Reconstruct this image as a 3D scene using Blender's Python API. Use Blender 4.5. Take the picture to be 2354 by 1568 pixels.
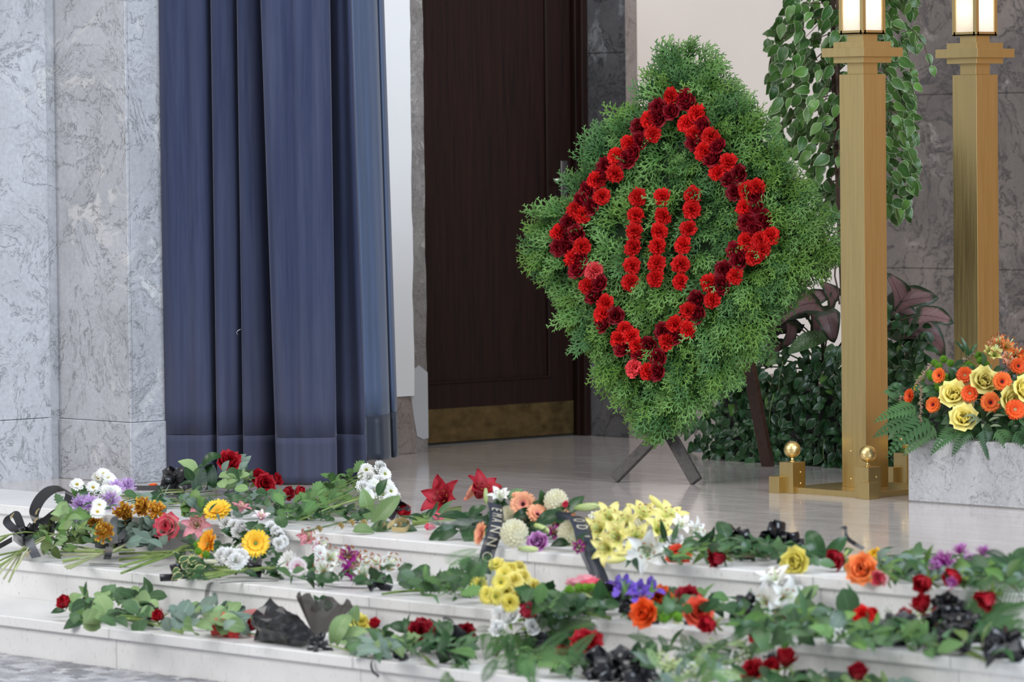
import bpy, math, random
import numpy as np
from mathutils import Vector, Matrix, Euler, Quaternion
from mathutils.geometry import tessellate_polygon

# ---------------------------------------------------------------- camera, world, light
sc = bpy.context.scene
for o in list(bpy.data.objects):
    bpy.data.objects.remove(o, do_unlink=True)
COL = sc.collection
rnd = random.Random(11)
RES = (2354.0, 1568.0)
FPX = 10200.0                       # focal length in pixels of the 2354 px frame
PITCH, ROLL, YAW = math.radians(2.5), math.radians(-0.606), math.radians(47.5)
CAM = Vector((12.0, -11.0, 1.25))
RH = Vector((math.cos(YAW), math.sin(YAW), 0))      # camera right, horizontal
DH = Vector((-math.sin(YAW), math.cos(YAW), 0))     # camera depth, horizontal
UPW = Vector((0, 0, 1))
_f = math.cos(PITCH) * DH - math.sin(PITCH) * UPW
_u = math.sin(PITCH) * DH + math.cos(PITCH) * UPW
_r2 = math.cos(ROLL) * RH + math.sin(ROLL) * _u
_u2 = -math.sin(ROLL) * RH + math.cos(ROLL) * _u
cam_d = bpy.data.cameras.new('camera')
cam = bpy.data.objects.new('camera', cam_d)
COL.objects.link(cam)
cam.matrix_world = Matrix(((_r2.x, _u2.x, -_f.x, CAM.x), (_r2.y, _u2.y, -_f.y, CAM.y), (_r2.z, _u2.z, -_f.z, CAM.z), (0, 0, 0, 1)))
cam_d.sensor_width = 36.0
cam_d.sensor_fit = 'HORIZONTAL'
cam_d.lens = 36.0 * FPX / RES[0]
cam_d.clip_end = 200
cam_d.dof.use_dof = True
cam_d.dof.focus_distance = 16.35
cam_d.dof.aperture_fstop = 3.8
sc.camera = cam

sc.view_settings.view_transform = 'Standard'
sc.view_settings.look = 'None'
sc.view_settings.gamma = 1.0
sc.view_settings.use_curve_mapping = False
sc.view_settings.exposure = 0.12

if hasattr(sc, 'cycles'):
    sc.cycles.max_bounces = 6; sc.cycles.diffuse_bounces = 3; sc.cycles.glossy_bounces = 3; sc.cycles.transmission_bounces = 4; sc.cycles.transparent_max_bounces = 8

world = bpy.data.worlds.new('world')
sc.world = world
world.use_nodes = True
_bg = world.node_tree.nodes['Background']
_bg.inputs['Color'].default_value = (0.90, 0.93, 1.0, 1)
_bg.inputs['Strength'].default_value = 0.42

def area(name, loc, target, sx, sy, power, col):
    d = bpy.data.lights.new(name, 'AREA')
    d.shape = 'RECTANGLE'; d.size = sx; d.size_y = sy; d.energy = power; d.color = col
    o = bpy.data.objects.new(name, d); COL.objects.link(o)
    o.location = loc
    o.rotation_euler = (Vector(target) - Vector(loc)).to_track_quat('-Z', 'Y').to_euler()
    return o
# tall hall windows: one bank on the right-hand side of the hall, one behind and to the left of the photographer, and a roof light
area('hall_window_east', (10.5, -1.5, 4.2), (-1.0, 0.2, 0.4), 6.0, 5.0, 960, (0.76, 0.87, 1.0))
area('hall_window_south', (-1.0, -12.0, 5.5), (0.6, -0.5, 0.3), 6.0, 5.0, 800, (1.0, 0.985, 0.965))
area('roof_light', (2.2, -3.0, 7.5), (1.5, -1.2, 0.0), 6.0, 4.0, 230, (1.0, 0.98, 0.96))

# ---------------------------------------------------------------- where things stand
def ray(px, py):
    return _f * FPX + _r2 * (px - RES[0] / 2) - _u2 * (py - RES[1] / 2)
def on_z(px, py, z):
    d = ray(px, py); return CAM + d * ((z - CAM.z) / d.z)
def on_x(px, py, x):
    d = ray(px, py); return CAM + d * ((x - CAM.x) / d.x)
def on_y(px, py, y):
    d = ray(px, py); return CAM + d * ((y - CAM.y) / d.y)
def at_depth(px, py, dep):
    return CAM + ray(px, py) * (dep / FPX)
def cdir(r, u, t):
    """direction from picture-right, up and towards-the-photographer amounts"""
    return (RH * r + UPW * u - DH * t).normalized()
STEP_H = 0.127
EDGE = [-1.71, -2.135, -2.515]        # front edge of platform, first tread, second tread
LEVEL = [0.0, -STEP_H, -2 * STEP_H, -3 * STEP_H]
YMAX = [9.0, -1.74, -2.16, -2.55]
YMIN = [EDGE[0], EDGE[1], EDGE[2], -9]
def A(px, py, lv, h=0.02):
    """point above level lv seen at this place of the photograph, pushed up where the riser behind would be in the way"""
    z = LEVEL[lv] + h
    p = on_z(px, py, z)
    if p.y > YMAX[lv] - 0.01:
        p = on_y(px, py, YMAX[lv] - 0.012)
    return p

# ---------------------------------------------------------------- objects
def link(name, data, parent=None, mw=None):
    o = bpy.data.objects.new(name, data)
    COL.objects.link(o)
    m = mw if mw is not None else Matrix.Identity(4)
    if parent is not None:
        o.parent = parent
        m = WM[parent.name].inverted() @ m
        WM[o.name] = mw if mw is not None else Matrix.Identity(4)
    else:
        WM[o.name] = m
    o.matrix_basis = m
    return o
WM = {}
def thing(name, label, cat, loc=(0, 0, 0), group=None):
    o = link(name, None, None, Matrix.Translation(Vector(loc)))
    o.empty_display_size = 0.05
    o['label'] = label; o['category'] = cat
    if group: o['group'] = group
    return o
def tag(o, label, cat, group=None):
    o['label'] = label; o['category'] = cat
    if group: o['group'] = group
    return o
def struct(name, mesh, parent=None, label=None, mw=None):
    o = link(name, mesh, parent, mw)
    if parent is None: o['kind'] = 'structure'
    if label: o['label'] = label
    return o

class MB:
    """collects faces with uv and material slot"""
    def __init__(s):
        s.v = []; s.f = []; s.uv = []; s.m = []
    def vert(s, p, uv=(0, 0)):
        s.v.append(tuple(p)); s.uv.append(uv); return len(s.v) - 1
    def face(s, idx, m=0):
        s.f.append(tuple(idx)); s.m.append(m)
    def grid(s, pts, uvs, m=0, closed=False):
        """pts[i][j] rows"""
        base = len(s.v); ni = len(pts); nj = len(pts[0])
        for i in range(ni):
            for j in range(nj):
                s.v.append(tuple(pts[i][j])); s.uv.append(uvs[i][j])
        for i in range(ni - 1):
            for j in range(nj - (0 if closed else 1)):
                a = base + i * nj + j; b = base + i * nj + (j + 1) % nj
                s.f.append((a, b, b + nj, a + nj)); s.m.append(m)
    def box(s, lo, hi, m=0, M=None):
        x0, y0, z0 = lo; x1, y1, z1 = hi
        c = [(x0, y0, z0), (x1, y0, z0), (x1, y1, z0), (x0, y1, z0), (x0, y0, z1), (x1, y0, z1), (x1, y1, z1), (x0, y1, z1)]
        b = len(s.v)
        for p in c:
            q = Vector(p)
            if M is not None: q = M @ q
            s.v.append(tuple(q)); s.uv.append((p[0], p[2]))
        for q in ((0, 3, 2, 1), (4, 5, 6, 7), (0, 1, 5, 4), (1, 2, 6, 5), (2, 3, 7, 6), (3, 0, 4, 7)):
            s.f.append(tuple(b + k for k in q)); s.m.append(m)
    def tube(s, pts, rads, n=6, m=0, cap=True):
        pts = [Vector(p) for p in pts]
        if not hasattr(rads, '__len__'): rads = [rads] * len(pts)
        base = len(s.v); prev = None
        for i, p in enumerate(pts):
            d = (pts[min(i + 1, len(pts) - 1)] - pts[max(i - 1, 0)])
            d = d.normalized() if d.length > 1e-9 else Vector((0, 0, 1))
            ref = prev if prev is not None else (Vector((0, 0, 1)) if abs(d.z) < 0.9 else Vector((1, 0, 0)))
            x = ref - d * ref.dot(d); x.normalize(); y = d.cross(x); prev = x
            for k in range(n):
                a = 2 * math.pi * k / n
                s.v.append(tuple(p + (x * math.cos(a) + y * math.sin(a)) * rads[i])); s.uv.append((k / n, i / max(1, len(pts) - 1)))
        for i in range(len(pts) - 1):
            for k in range(n):
                a = base + i * n + k; b = base + i * n + (k + 1) % n
                s.f.append((a, b, b + n, a + n)); s.m.append(m)
        if cap:
            s.f.append(tuple(base + k for k in reversed(range(n)))); s.m.append(m)
            e = base + (len(pts) - 1) * n
            s.f.append(tuple(e + k for k in range(n))); s.m.append(m)
    def lathe(s, prof, n=12, m=0, M=None):
        base = len(s.v)
        for i, (r, z) in enumerate(prof):
            for k in range(n):
                a = 2 * math.pi * k / n
                q = Vector((r * math.cos(a), r * math.sin(a), z))
                if M is not None: q = M @ q
                s.v.append(tuple(q)); s.uv.append((k / n, i / max(1, len(prof) - 1)))
        for i in range(len(prof) - 1):
            for k in range(n):
                a = base + i * n + k; b = base + i * n + (k + 1) % n
                s.f.append((a, b, b + n, a + n)); s.m.append(m)
    def strip(s, pts, side, m=0):
        """ribbon: points and half-width side vectors"""
        P = []; U = []
        n = len(pts)
        for i in range(n):
            p = Vector(pts[i]); w = Vector(side[i] if isinstance(side, list) else side)
            P.append([p - w, p, p + w]); t = i / (n - 1)
            U.append([(0, t), (0.5, t), (1, t)])
        s.grid(P, U, m)
    def mesh(s, name, mats, smooth=True):
        me = bpy.data.meshes.new(name)
        me.from_pydata(s.v, [], s.f)
        for mt in mats: me.materials.append(mt)
        nl = len(me.loops)
        if nl:
            vi = np.empty(nl, dtype=np.int32); me.loops.foreach_get('vertex_index', vi)
            uv = np.array(s.uv, dtype=np.float32)[vi]
            l = me.uv_layers.new(name='UVMap'); l.data.foreach_set('uv', uv.ravel())
            me.polygons.foreach_set('material_index', np.array(s.m, dtype=np.int32))
            me.polygons.foreach_set('use_smooth', np.full(len(s.f), bool(smooth)))
        me.update()
        return me
def box_mesh(name, lo, hi, mt, bevel=0.0):
    b = MB()
    if bevel <= 0:
        b.box(lo, hi)
        return b.mesh(name, [mt], False)
    x0, y0, z0 = lo; x1, y1, z1 = hi; e = bevel
    import bmesh
    bm = bmesh.new()
    bmesh.ops.create_cube(bm, size=1)
    for v in bm.verts:
        v.co = Vector((x0 if v.co.x < 0 else x1, y0 if v.co.y < 0 else y1, z0 if v.co.z < 0 else z1))
    bmesh.ops.bevel(bm, geom=list(bm.edges), offset=e, segments=1, affect='EDGES')
    me = bpy.data.meshes.new(name); bm.to_mesh(me); bm.free(); me.materials.append(mt)
    return me
def frame(y, zhint):
    """rotation whose Y axis is y and whose Z axis leans to zhint"""
    y = Vector(y).normalized(); z = Vector(zhint) - y * Vector(zhint).dot(y)
    if z.length < 1e-5: z = y.orthogonal()
    z.normalize(); x = y.cross(z)
    return Matrix(((x.x, y.x, z.x, 0), (x.y, y.y, z.y, 0), (x.z, y.z, z.z, 0), (0, 0, 0, 1)))
def place(p, rot, s=1.0):
    return Matrix.Translation(Vector(p)) @ rot @ Matrix.Scale(s, 4)
def zrot(d, spin=0.0):
    """rotation taking +Z to d"""
    return (Vector(d).to_track_quat('Z', 'Y') @ Quaternion((0, 0, 1), spin)).to_matrix().to_4x4()
def rv(a=1.0):
    return Vector((rnd.uniform(-a, a), rnd.uniform(-a, a), rnd.uniform(-a, a)))
# ---------------------------------------------------------------- materials
class NT:
    def __init__(s, name):
        s.m = bpy.data.materials.new(name); s.m.use_nodes = True
        s.t = s.m.node_tree; s.n = s.t.nodes; s.l = s.t.links
        s.b = s.n['Principled BSDF']; s.out = s.n['Material Output']
    def N(s, typ, **kw):
        n = s.n.new(typ)
        for k, v in kw.items():
            if k.startswith('_'): setattr(n, k[1:], v)
            else: s.set(n.inputs[k.replace('__', ' ')], v)
        return n
    def set(s, sock, v):
        if isinstance(v, bpy.types.NodeSocket): s.l.new(v, sock)
        elif isinstance(v, tuple) and len(v) == 3 and sock.type == 'RGBA': sock.default_value = (*v, 1)
        else: sock.default_value = v
    def P(s, **kw):
        for k, v in kw.items(): s.set(s.b.inputs[k.replace('__', ' ')], v)
        return s
    def co(s, kind='Object', scale=(1, 1, 1), rot=(0, 0, 0)):
        c = s.N('ShaderNodeTexCoord').outputs[kind]
        mp = s.N('ShaderNodeMapping', Vector=c); mp.inputs['Scale'].default_value = scale; mp.inputs['Rotation'].default_value = rot
        return mp.outputs['Vector']
    def noise(s, vec, scale, detail=6, rough=0.55, dist=0.0):
        return s.N('ShaderNodeTexNoise', Vector=vec, Scale=scale, Detail=detail, Roughness=rough, Distortion=dist).outputs['Fac']
    def ramp(s, fac, *stops):
        r = s.N('ShaderNodeValToRGB', Fac=fac); e = r.color_ramp.elements
        while len(e) < len(stops): e.new(0.5)
        for k, (p, c) in enumerate(stops):
            e[k].position = p; e[k].color = (*c, 1) if isinstance(c, tuple) else (c, c, c, 1)
        return r.outputs['Color']
    def mix(s, fac, a, b, blend='MIX'):
        n = s.N('ShaderNodeMix', _data_type='RGBA', _blend_type=blend)
        s.set(n.inputs['Factor'], fac); s.set(n.inputs[6], a if not isinstance(a, tuple) else (*a, 1)); s.set(n.inputs[7], b if not isinstance(b, tuple) else (*b, 1))
        return n.outputs[2]
    def math(s, op, a, b=0.0):
        n = s.N('ShaderNodeMath', _operation=op); s.set(n.inputs[0], a); s.set(n.inputs[1], b); return n.outputs[0]
    def bump(s, h, strength=0.2, dist=0.01):
        s.set(s.b.inputs['Normal'], s.N('ShaderNodeBump', Height=h, Strength=strength, Distance=dist).outputs['Normal'])
    def rand(s):
        return s.N('ShaderNodeObjectInfo').outputs['Random']

def marble(name, base, cloud, vein, light, scale=1.0, rough=0.35, vein_w=0.035, amount=0.8):
    t = NT(name)
    v = t.co('Object', (scale, scale, scale))
    warp = t.N('ShaderNodeTexNoise', Vector=v, Scale=3.0, Detail=6.0)
    wv = t.N('ShaderNodeMix', _data_type='VECTOR'); wv.inputs['Factor'].default_value = 0.28
    t.set(wv.inputs[4], v); t.set(wv.inputs[5], warp.outputs['Color'])
    w = wv.outputs[1]
    c1 = t.noise(w, 2.6, 8, 0.6, 0.6)
    col = t.mix(t.ramp(c1, (0.36, 0.0), (0.62, 1.0)), base, cloud)
    c2 = t.noise(w, 5.5, 5, 0.5, 1.5)
    col = t.mix(t.ramp(c2, (0.60, 0.0), (0.68, 0.7)), col, light)
    # thin wavering veins: where a noise crosses its middle, kept only in some regions
    n1 = t.noise(w, 4.0, 8, 0.65, 2.0)
    d1 = t.math('ABSOLUTE', t.math('SUBTRACT', n1, 0.5))
    v1 = t.ramp(d1, (0.0, 1.0), (vein_w * 0.4, 0.0))
    n2 = t.noise(w, 13.0, 6, 0.7, 3.0)
    d2 = t.math('ABSOLUTE', t.math('SUBTRACT', n2, 0.47))
    v2 = t.ramp(d2, (0.0, 1.0), (vein_w * 0.7, 0.0))
    gate = t.ramp(t.noise(v, 3.3, 3, 0.5), (0.48, 0.0), (0.62, 1.0))
    vv = t.math('MULTIPLY', t.math('MAXIMUM', v1, t.math('MULTIPLY', v2, gate)), amount)
    col = t.mix(vv, col, vein)
    fine = t.noise(v, 60, 4, 0.7)
    col = t.mix(0.22, col, t.ramp(fine, (0.3, 0.25), (0.7, 0.85)), 'OVERLAY')
    t.P(Base__Color=col, Roughness=rough)
    t.bump(vv, 0.15, 0.003)
    return t.m
M = {}
M['marble'] = marble('grey_marble', (0.475, 0.485, 0.515), (0.375, 0.38, 0.40), (0.10, 0.10, 0.105), (0.60, 0.59, 0.58), 1.0, 0.42)
M['marble_dark'] = marble('dark_marble', (0.225, 0.192, 0.172), (0.130, 0.114, 0.108), (0.030, 0.030, 0.036), (0.36, 0.325, 0.305), 1.0, 0.45, 0.06, 0.9)
M['marble_reveal'] = marble('slate_marble', (0.115, 0.115, 0.122), (0.18, 0.175, 0.18), (0.02, 0.02, 0.022), (0.36, 0.36, 0.37), 1.2, 0.45, 0.05, 0.8)
M['stone_brown'] = marble('brown_stone', (0.27, 0.215, 0.185), (0.33, 0.275, 0.24), (0.08, 0.055, 0.045), (0.40, 0.34, 0.30), 1.6, 0.5)
M['stone_jamb'] = marble('jamb_stone', (0.30, 0.275, 0.255), (0.21, 0.19, 0.175), (0.06, 0.055, 0.05), (0.46, 0.43, 0.40), 3.2, 0.6)
M['stone_block'] = marble('block_marble', (0.455, 0.46, 0.475), (0.37, 0.375, 0.39), (0.08, 0.08, 0.085), (0.52, 0.52, 0.54), 1.5, 0.35, 0.028, 0.75)
def plaster(name, col, rough=0.85):
    t = NT(name); v = t.co('Object')
    n = t.noise(v, 3.0, 4)
    t.P(Base__Color=t.mix(t.ramp(n, (0.3, 0.0), (0.7, 1.0)), tuple(c * 0.96 for c in col), col), Roughness=rough)
    t.bump(t.noise(v, 90, 3), 0.06, 0.002)
    return t.m
M['white'] = plaster('white_plaster', (0.92, 0.91, 0.90))
M['cream'] = plaster('cream_plaster', (0.84, 0.72, 0.625))
M['patch'] = plaster('cement_patch', (0.52, 0.52, 0.53))

def step_stone(name, base, dark, rough):
    t = NT(name)
    v = t.co('Object', (1, 1, 1))
    big = t.noise(v, 2.2, 5, 0.6)
    col = t.mix(t.ramp(big, (0.35, 0.0), (0.65, 1.0)), base, tuple(c * 0.90 for c in base))
    st = t.noise(t.co('Object', (26, 26, 5), (0, 0.5, 0)), 3.0, 4, 0.6)
    col = t.mix(t.ramp(st, (0.60, 0.0), (0.72, 0.35)), col, dark)
    fl = t.noise(t.co('Object', (60, 60, 30), (0, 0.6, 0)), 2.0, 2, 0.5)
    col = t.mix(t.ramp(fl, (0.66, 0.0), (0.72, 0.6)), col, dark)
    t.P(Base__Color=col, Roughness=rough)
    return t.m
M['step'] = step_stone('pale_limestone', (0.765, 0.755, 0.75), (0.40, 0.38, 0.37), 0.38)
def floor_stone():
    t = NT('polished_floor')
    v = t.co('Object', (1.2, 9, 1))
    a = t.noise(v, 2.2, 8, 0.65, 0.6)
    col = t.mix(t.ramp(a, (0.30, 0.0), (0.70, 1.0)), (0.44, 0.39, 0.365), (0.60, 0.55, 0.525))
    b = t.noise(t.co('Object', (2.0, 40, 1)), 2.0, 4, 0.6, 0.4)
    col = t.mix(t.ramp(b, (0.64, 0.0), (0.76, 0.5)), col, (0.55, 0.50, 0.46))
    c = t.noise(t.co('Object', (1.4, 22, 1)), 2.6, 4, 0.6, 0.8)
    col = t.mix(t.ramp(c, (0.66, 0.0), (0.74, 0.5)), col, (0.20, 0.18, 0.17))
    t.P(Base__Color=col, Roughness=0.10, IOR=1.55)
    t.P(Roughness=t.ramp(t.noise(v, 3.0, 3), (0.3, 0.07), (0.7, 0.15)))
    return t.m
M['floor'] = floor_stone()
def sett():
    t = NT('grey_sett')
    r = t.rand()
    col = t.ramp(r, (0.0, (0.20, 0.20, 0.215)), (0.5, (0.33, 0.33, 0.35)), (1.0, (0.47, 0.47, 0.49)))
    col = t.mix(0.5, col, t.ramp(t.noise(t.co('Object'), 80, 3), (0.3, 0.3), (0.7, 0.7)), 'OVERLAY')
    t.P(Base__Color=col, Roughness=0.7)
    return t.m
M['sett'] = sett()
M['mortar'] = plaster('mortar', (0.30, 0.30, 0.30))

def velvet():
    t = NT('blue_velvet')
    v = t.co('Object', (1, 1, 1))
    st = t.noise(t.co('Object', (16, 16, 0.7)), 1.6, 6, 0.65, 0.3)
    col = t.mix(t.ramp(st, (0.35, 0.0), (0.72, 1.0)), (0.017, 0.025, 0.066), (0.043, 0.054, 0.104))
    # dusty towards the floor where it is brushed past
    z = t.N('ShaderNodeSeparateXYZ', Vector=t.N('ShaderNodeTexCoord').outputs['Object']).outputs['Z']
    dust = t.ramp(t.math('ADD', z, t.math('MULTIPLY', t.noise(v, 5, 5), 0.5)), (0.0, 0.55), (1.0, 0.0))
    col = t.mix(dust, col, (0.066, 0.062, 0.085))
    t.P(Base__Color=col, Roughness=0.95)
    t.b.inputs['Sheen Weight'].default_value = 0.30
    t.b.inputs['Sheen Roughness'].default_value = 0.35
    t.b.inputs['Sheen Tint'].default_value = (0.62, 0.66, 0.85, 1)
    t.bump(t.noise(t.co('Object', (60, 60, 14)), 5, 3), 0.08, 0.002)
    return t.m
M['velvet'] = velvet()
def cloth(name, col, rough=0.5, sheen=0.2):
    t = NT(name)
    st = t.noise(t.co('Object', (20, 20, 1)), 2.0, 4)
    t.P(Base__Color=t.mix(t.ramp(st, (0.35, 0.0), (0.65, 1.0)), tuple(c * 0.8 for c in col), col), Roughness=rough)
    t.b.inputs['Sheen Weight'].default_value = sheen
    return t.m
M['lining'] = cloth('blue_lining', (0.070, 0.105, 0.190), 0.5)
M['lining_hem'] = cloth('navy_hem', (0.020, 0.028, 0.050), 0.5)
def wood(name, a, b, rough, sc=(30, 30, 1.5), coat=0.3):
    t = NT(name)
    n = t.noise(t.co('Object', sc), 2.0, 6, 0.6, 0.6)
    t.P(Base__Color=t.mix(t.ramp(n, (0.3, 0.0), (0.7, 1.0)), a, b), Roughness=rough)
    t.b.inputs['Coat Weight'].default_value = coat
    t.b.inputs['Coat Roughness'].default_value = 0.25
    t.bump(n, 0.08, 0.002)
    return t.m
M['door'] = wood('dark_stained_wood', (0.010, 0.0040, 0.0036), (0.027, 0.0105, 0.0068), 0.55, coat=0.06)
M['door'].node_tree.nodes['Principled BSDF'].inputs['Specular IOR Level'].default_value = 0.2
M['easel'] = wood('weathered_wood', (0.028, 0.023, 0.022), (0.075, 0.063, 0.060), 0.6, (22, 22, 2), 0.0)
M['easel_brown'] = wood('brown_wood', (0.032, 0.014, 0.009), (0.07, 0.03, 0.018), 0.5, (22, 22, 2), 0.1)
def metal(name, col, rough, dark=0.8, sc=(60, 60, 1.5)):
    t = NT(name)
    n = t.noise(t.co('Object', sc), 3.0, 4)
    t.P(Base__Color=t.mix(t.ramp(n, (0.3, 0.0), (0.7, 1.0)), tuple(c * dark for c in col), col), Metallic=1.0, Roughness=t.ramp(n, (0.2, rough * 0.85), (0.8, min(1, rough * 1.2))))
    return t.m
M['brass'] = metal('brushed_brass', (0.64, 0.48, 0.215), 0.31, 0.92)
M['brass_ball'] = metal('polished_brass', (0.80, 0.62, 0.28), 0.36, 0.92)
M['kick'] = metal('tarnished_brass', (0.24, 0.17, 0.075), 0.55, 0.5, (5, 5, 8))
M['steel'] = metal('satin_steel', (0.62, 0.58, 0.55), 0.3, 0.85)
t = NT('lamp_glass'); t.P(Base__Color=(0.90, 0.89, 0.86), Roughness=0.35)
_tr = t.N('ShaderNodeBsdfTranslucent', Color=(0.95, 0.92, 0.86)); _mx = t.N('ShaderNodeMixShader'); _mx.inputs[0].default_value = 0.55
t.l.new(t.b.outputs[0], _mx.inputs[1]); t.l.new(_tr.outputs[0], _mx.inputs[2]); t.l.new(_mx.outputs[0], t.out.inputs['Surface'])
M['lamp_glass'] = t.m
def simple(name, col, rough=0.5, metal_=0.0, **kw):
    t = NT(name); t.P(Base__Color=col, Roughness=rough, Metallic=metal_, **kw); return t.m
M['black'] = simple('black_satin', (0.010, 0.010, 0.014), 0.27)
M['black'].node_tree.nodes['Principled BSDF'].inputs['Sheen Weight'].default_value = 0.15
M['navy'] = simple('navy_satin', (0.022, 0.028, 0.042), 0.38)
M['gold_print'] = simple('gold_print', (0.55, 0.44, 0.22), 0.35, 0.6)
M['letter'] = simple('pale_gold_lettering', (0.46, 0.44, 0.36), 0.5)
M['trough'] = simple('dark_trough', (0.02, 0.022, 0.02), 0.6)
M['soil'] = simple('dark_soil', (0.012, 0.012, 0.009), 0.9)
M['bark'] = simple('twig_bark', (0.075, 0.045, 0.032), 0.8)
def film(name, col, alpha, rough=0.08):
    t = NT(name); t.P(Base__Color=col, Roughness=rough, Alpha=alpha, IOR=1.45); return t.m
M['cello'] = film('clear_cellophane', (0.92, 0.94, 0.96), 0.16)
M['film_black'] = film('black_foil', (0.008, 0.008, 0.010), 0.97, 0.14)
M['film_brown'] = film('smoke_tulle', (0.055, 0.045, 0.038), 0.74, 0.5)
M['tulle_red'] = film('sheer_red_ribbon', (0.80, 0.06, 0.06), 0.62, 0.5)
M['tulle_black'] = film('sheer_black_ribbon', (0.02, 0.02, 0.024), 0.66, 0.5)

def thin(t, col, trans=0.25, rough=0.5, spec=0.3):
    t.P(Base__Color=col, Roughness=rough)
    t.b.inputs['Specular IOR Level'].default_value = spec
    tr = t.N('ShaderNodeBsdfTranslucent'); t.set(tr.inputs['Color'], col)
    mx = t.N('ShaderNodeMixShader'); mx.inputs[0].default_value = trans
    t.l.new(t.b.outputs[0], mx.inputs[1]); t.l.new(tr.outputs[0], mx.inputs[2]); t.l.new(mx.outputs[0], t.out.inputs['Surface'])
    return t.m
def petal_mat(name, base, tip, rough=0.55, trans=0.25, edge=None, var=0.12):
    t = NT(name)
    uv = t.N('ShaderNodeSeparateXYZ', Vector=t.N('ShaderNodeTexCoord').outputs['UV'])
    col = t.mix(t.ramp(uv.outputs['Y'], (0.15, 0.0), (0.75, 1.0)), base, tip)
    if edge:
        col = t.mix(t.ramp(uv.outputs['Y'], (0.70, 0.0), (0.98, 1.0)), col, edge)
    r = t.rand()
    hs = t.N('ShaderNodeHueSaturation', Color=col)
    t.set(hs.inputs['Value'], t.math('ADD', 1.0 - var, t.math('MULTIPLY', r, 2 * var)))
    return thin(t, hs.outputs['Color'], trans, rough)
def leaf_mat(name, col, col2, vein=None, margin=None, mw=0.16, rough=0.42, trans=0.18, blotch=None, var=0.25):
    t = NT(name)
    uv = t.N('ShaderNodeSeparateXYZ', Vector=t.N('ShaderNodeTexCoord').outputs['UV'])
    u, v = uv.outputs['X'], uv.outputs['Y']
    au = t.math('ABSOLUTE', t.math('SUBTRACT', u, 0.5))
    r = t.rand()
    c = t.mix(r, col, col2)
    if blotch:
        n = t.noise(t.co('UV', (9, 9, 9)), 3.0, 4)
        c = t.mix(t.ramp(n, (0.50, 0.0), (0.60, 0.9)), c, blotch)
    if vein:
        c = t.mix(t.ramp(au, (0.0, 0.85), (0.035, 0.0)), c, vein)
        sv = t.math('ABSOLUTE', t.math('SUBTRACT', t.math('FRACT', t.math('SUBTRACT', t.math('MULTIPLY', v, 7.0), t.math('MULTIPLY', au, 5.0))), 0.5))
        c = t.mix(t.ramp(sv, (0.0, 0.45), (0.10, 0.0)), c, vein)
    if margin:
        rim = t.math('MAXIMUM', t.math('MULTIPLY', au, 2.0), t.math('ABSOLUTE', t.math('SUBTRACT', t.math('MULTIPLY', v, 2.0), 1.0)))
        wob = t.math('ADD', rim, t.math('MULTIPLY', t.math('SUBTRACT', t.noise(t.co('UV', (6, 6, 6)), 2.0, 3), 0.5), mw * 0.9))
        c = t.mix(t.ramp(wob, (1.0 - mw, 0.0), (1.0 - mw * 0.5, 1.0)), c, margin)
    hs = t.N('ShaderNodeHueSaturation', Color=c)
    t.set(hs.inputs['Value'], t.math('ADD', 1.0 - var, t.math('MULTIPLY', t.math('FRACT', t.math('MULTIPLY', r, 7.31)), 2 * var)))
    return thin(t, hs.outputs['Color'], trans, rough, 0.4)
PM = {}
def pm(key, *a, **k): PM[key] = petal_mat('petal_' + key, *a, **k)
pm('red', (0.24, 0.003, 0.009), (0.43, 0.008, 0.020))
pm('darkred', (0.10, 0.001, 0.005), (0.215, 0.004, 0.012))
pm('wine', (0.13, 0.002, 0.007), (0.29, 0.005, 0.016))
pm('carnation', (0.42, 0.004, 0.006), (0.70, 0.013, 0.012), 0.7, 0.3)
pm('carnation_pink', (0.62, 0.02, 0.03), (0.82, 0.085, 0.095), 0.7, 0.3)
pm('amaryllis', (0.36, 0.016, 0.028), (0.45, 0.024, 0.042))
pm('yellow', (0.78, 0.66, 0.10), (0.88, 0.78, 0.27))
pm('lemon', (0.80, 0.66, 0.08), (0.90, 0.80, 0.20))
pm('gold', (0.85, 0.40, 0.02), (0.88, 0.60, 0.055))
pm('goldorange', (0.88, 0.32, 0.015), (0.88, 0.44, 0.03))
pm('orange', (0.70, 0.05, 0.01), (0.85, 0.19, 0.035))
pm('redorange', (0.72, 0.06, 0.012), (0.80, 0.115, 0.02))
pm('apricot', (0.86, 0.42, 0.06), (0.88, 0.28, 0.09))
pm('peach', (0.80, 0.28, 0.22), (0.88, 0.46, 0.27))
pm('coral', (0.80, 0.10, 0.05), (0.84, 0.12, 0.065))
pm('pink', (0.80, 0.42, 0.45), (0.74, 0.30, 0.36))
pm('rosepink', (0.84, 0.16, 0.22), (0.84, 0.11, 0.19))
pm('bicolor', (0.88, 0.66, 0.62), (0.84, 0.42, 0.42), edge=(0.70, 0.03, 0.09))
pm('white', (0.80, 0.82, 0.72), (0.88, 0.88, 0.87), var=0.05)
pm('cream', (0.84, 0.82, 0.58), (0.90, 0.88, 0.74), var=0.04, trans=0.4)
pm('blush', (0.74, 0.20, 0.36), (0.88, 0.84, 0.84), var=0.05)
pm('lilac', (0.50, 0.30, 0.62), (0.62, 0.44, 0.74))
pm('purple', (0.26, 0.02, 0.21), (0.40, 0.06, 0.34), edge=(0.60, 0.34, 0.60))
pm('magenta', (0.30, 0.01, 0.20), (0.42, 0.04, 0.32))
pm('violet', (0.13, 0.06, 0.40), (0.20, 0.11, 0.60))
pm('bronze', (0.70, 0.42, 0.04), (0.42, 0.09, 0.012), edge=(0.78, 0.50, 0.06))
pm('green', (0.10, 0.26, 0.015), (0.18, 0.38, 0.03))
pm('palegreen', (0.40, 0.52, 0.17), (0.62, 0.70, 0.36))
pm('yellowlily', (0.66, 0.68, 0.18), (0.88, 0.80, 0.32))
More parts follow.
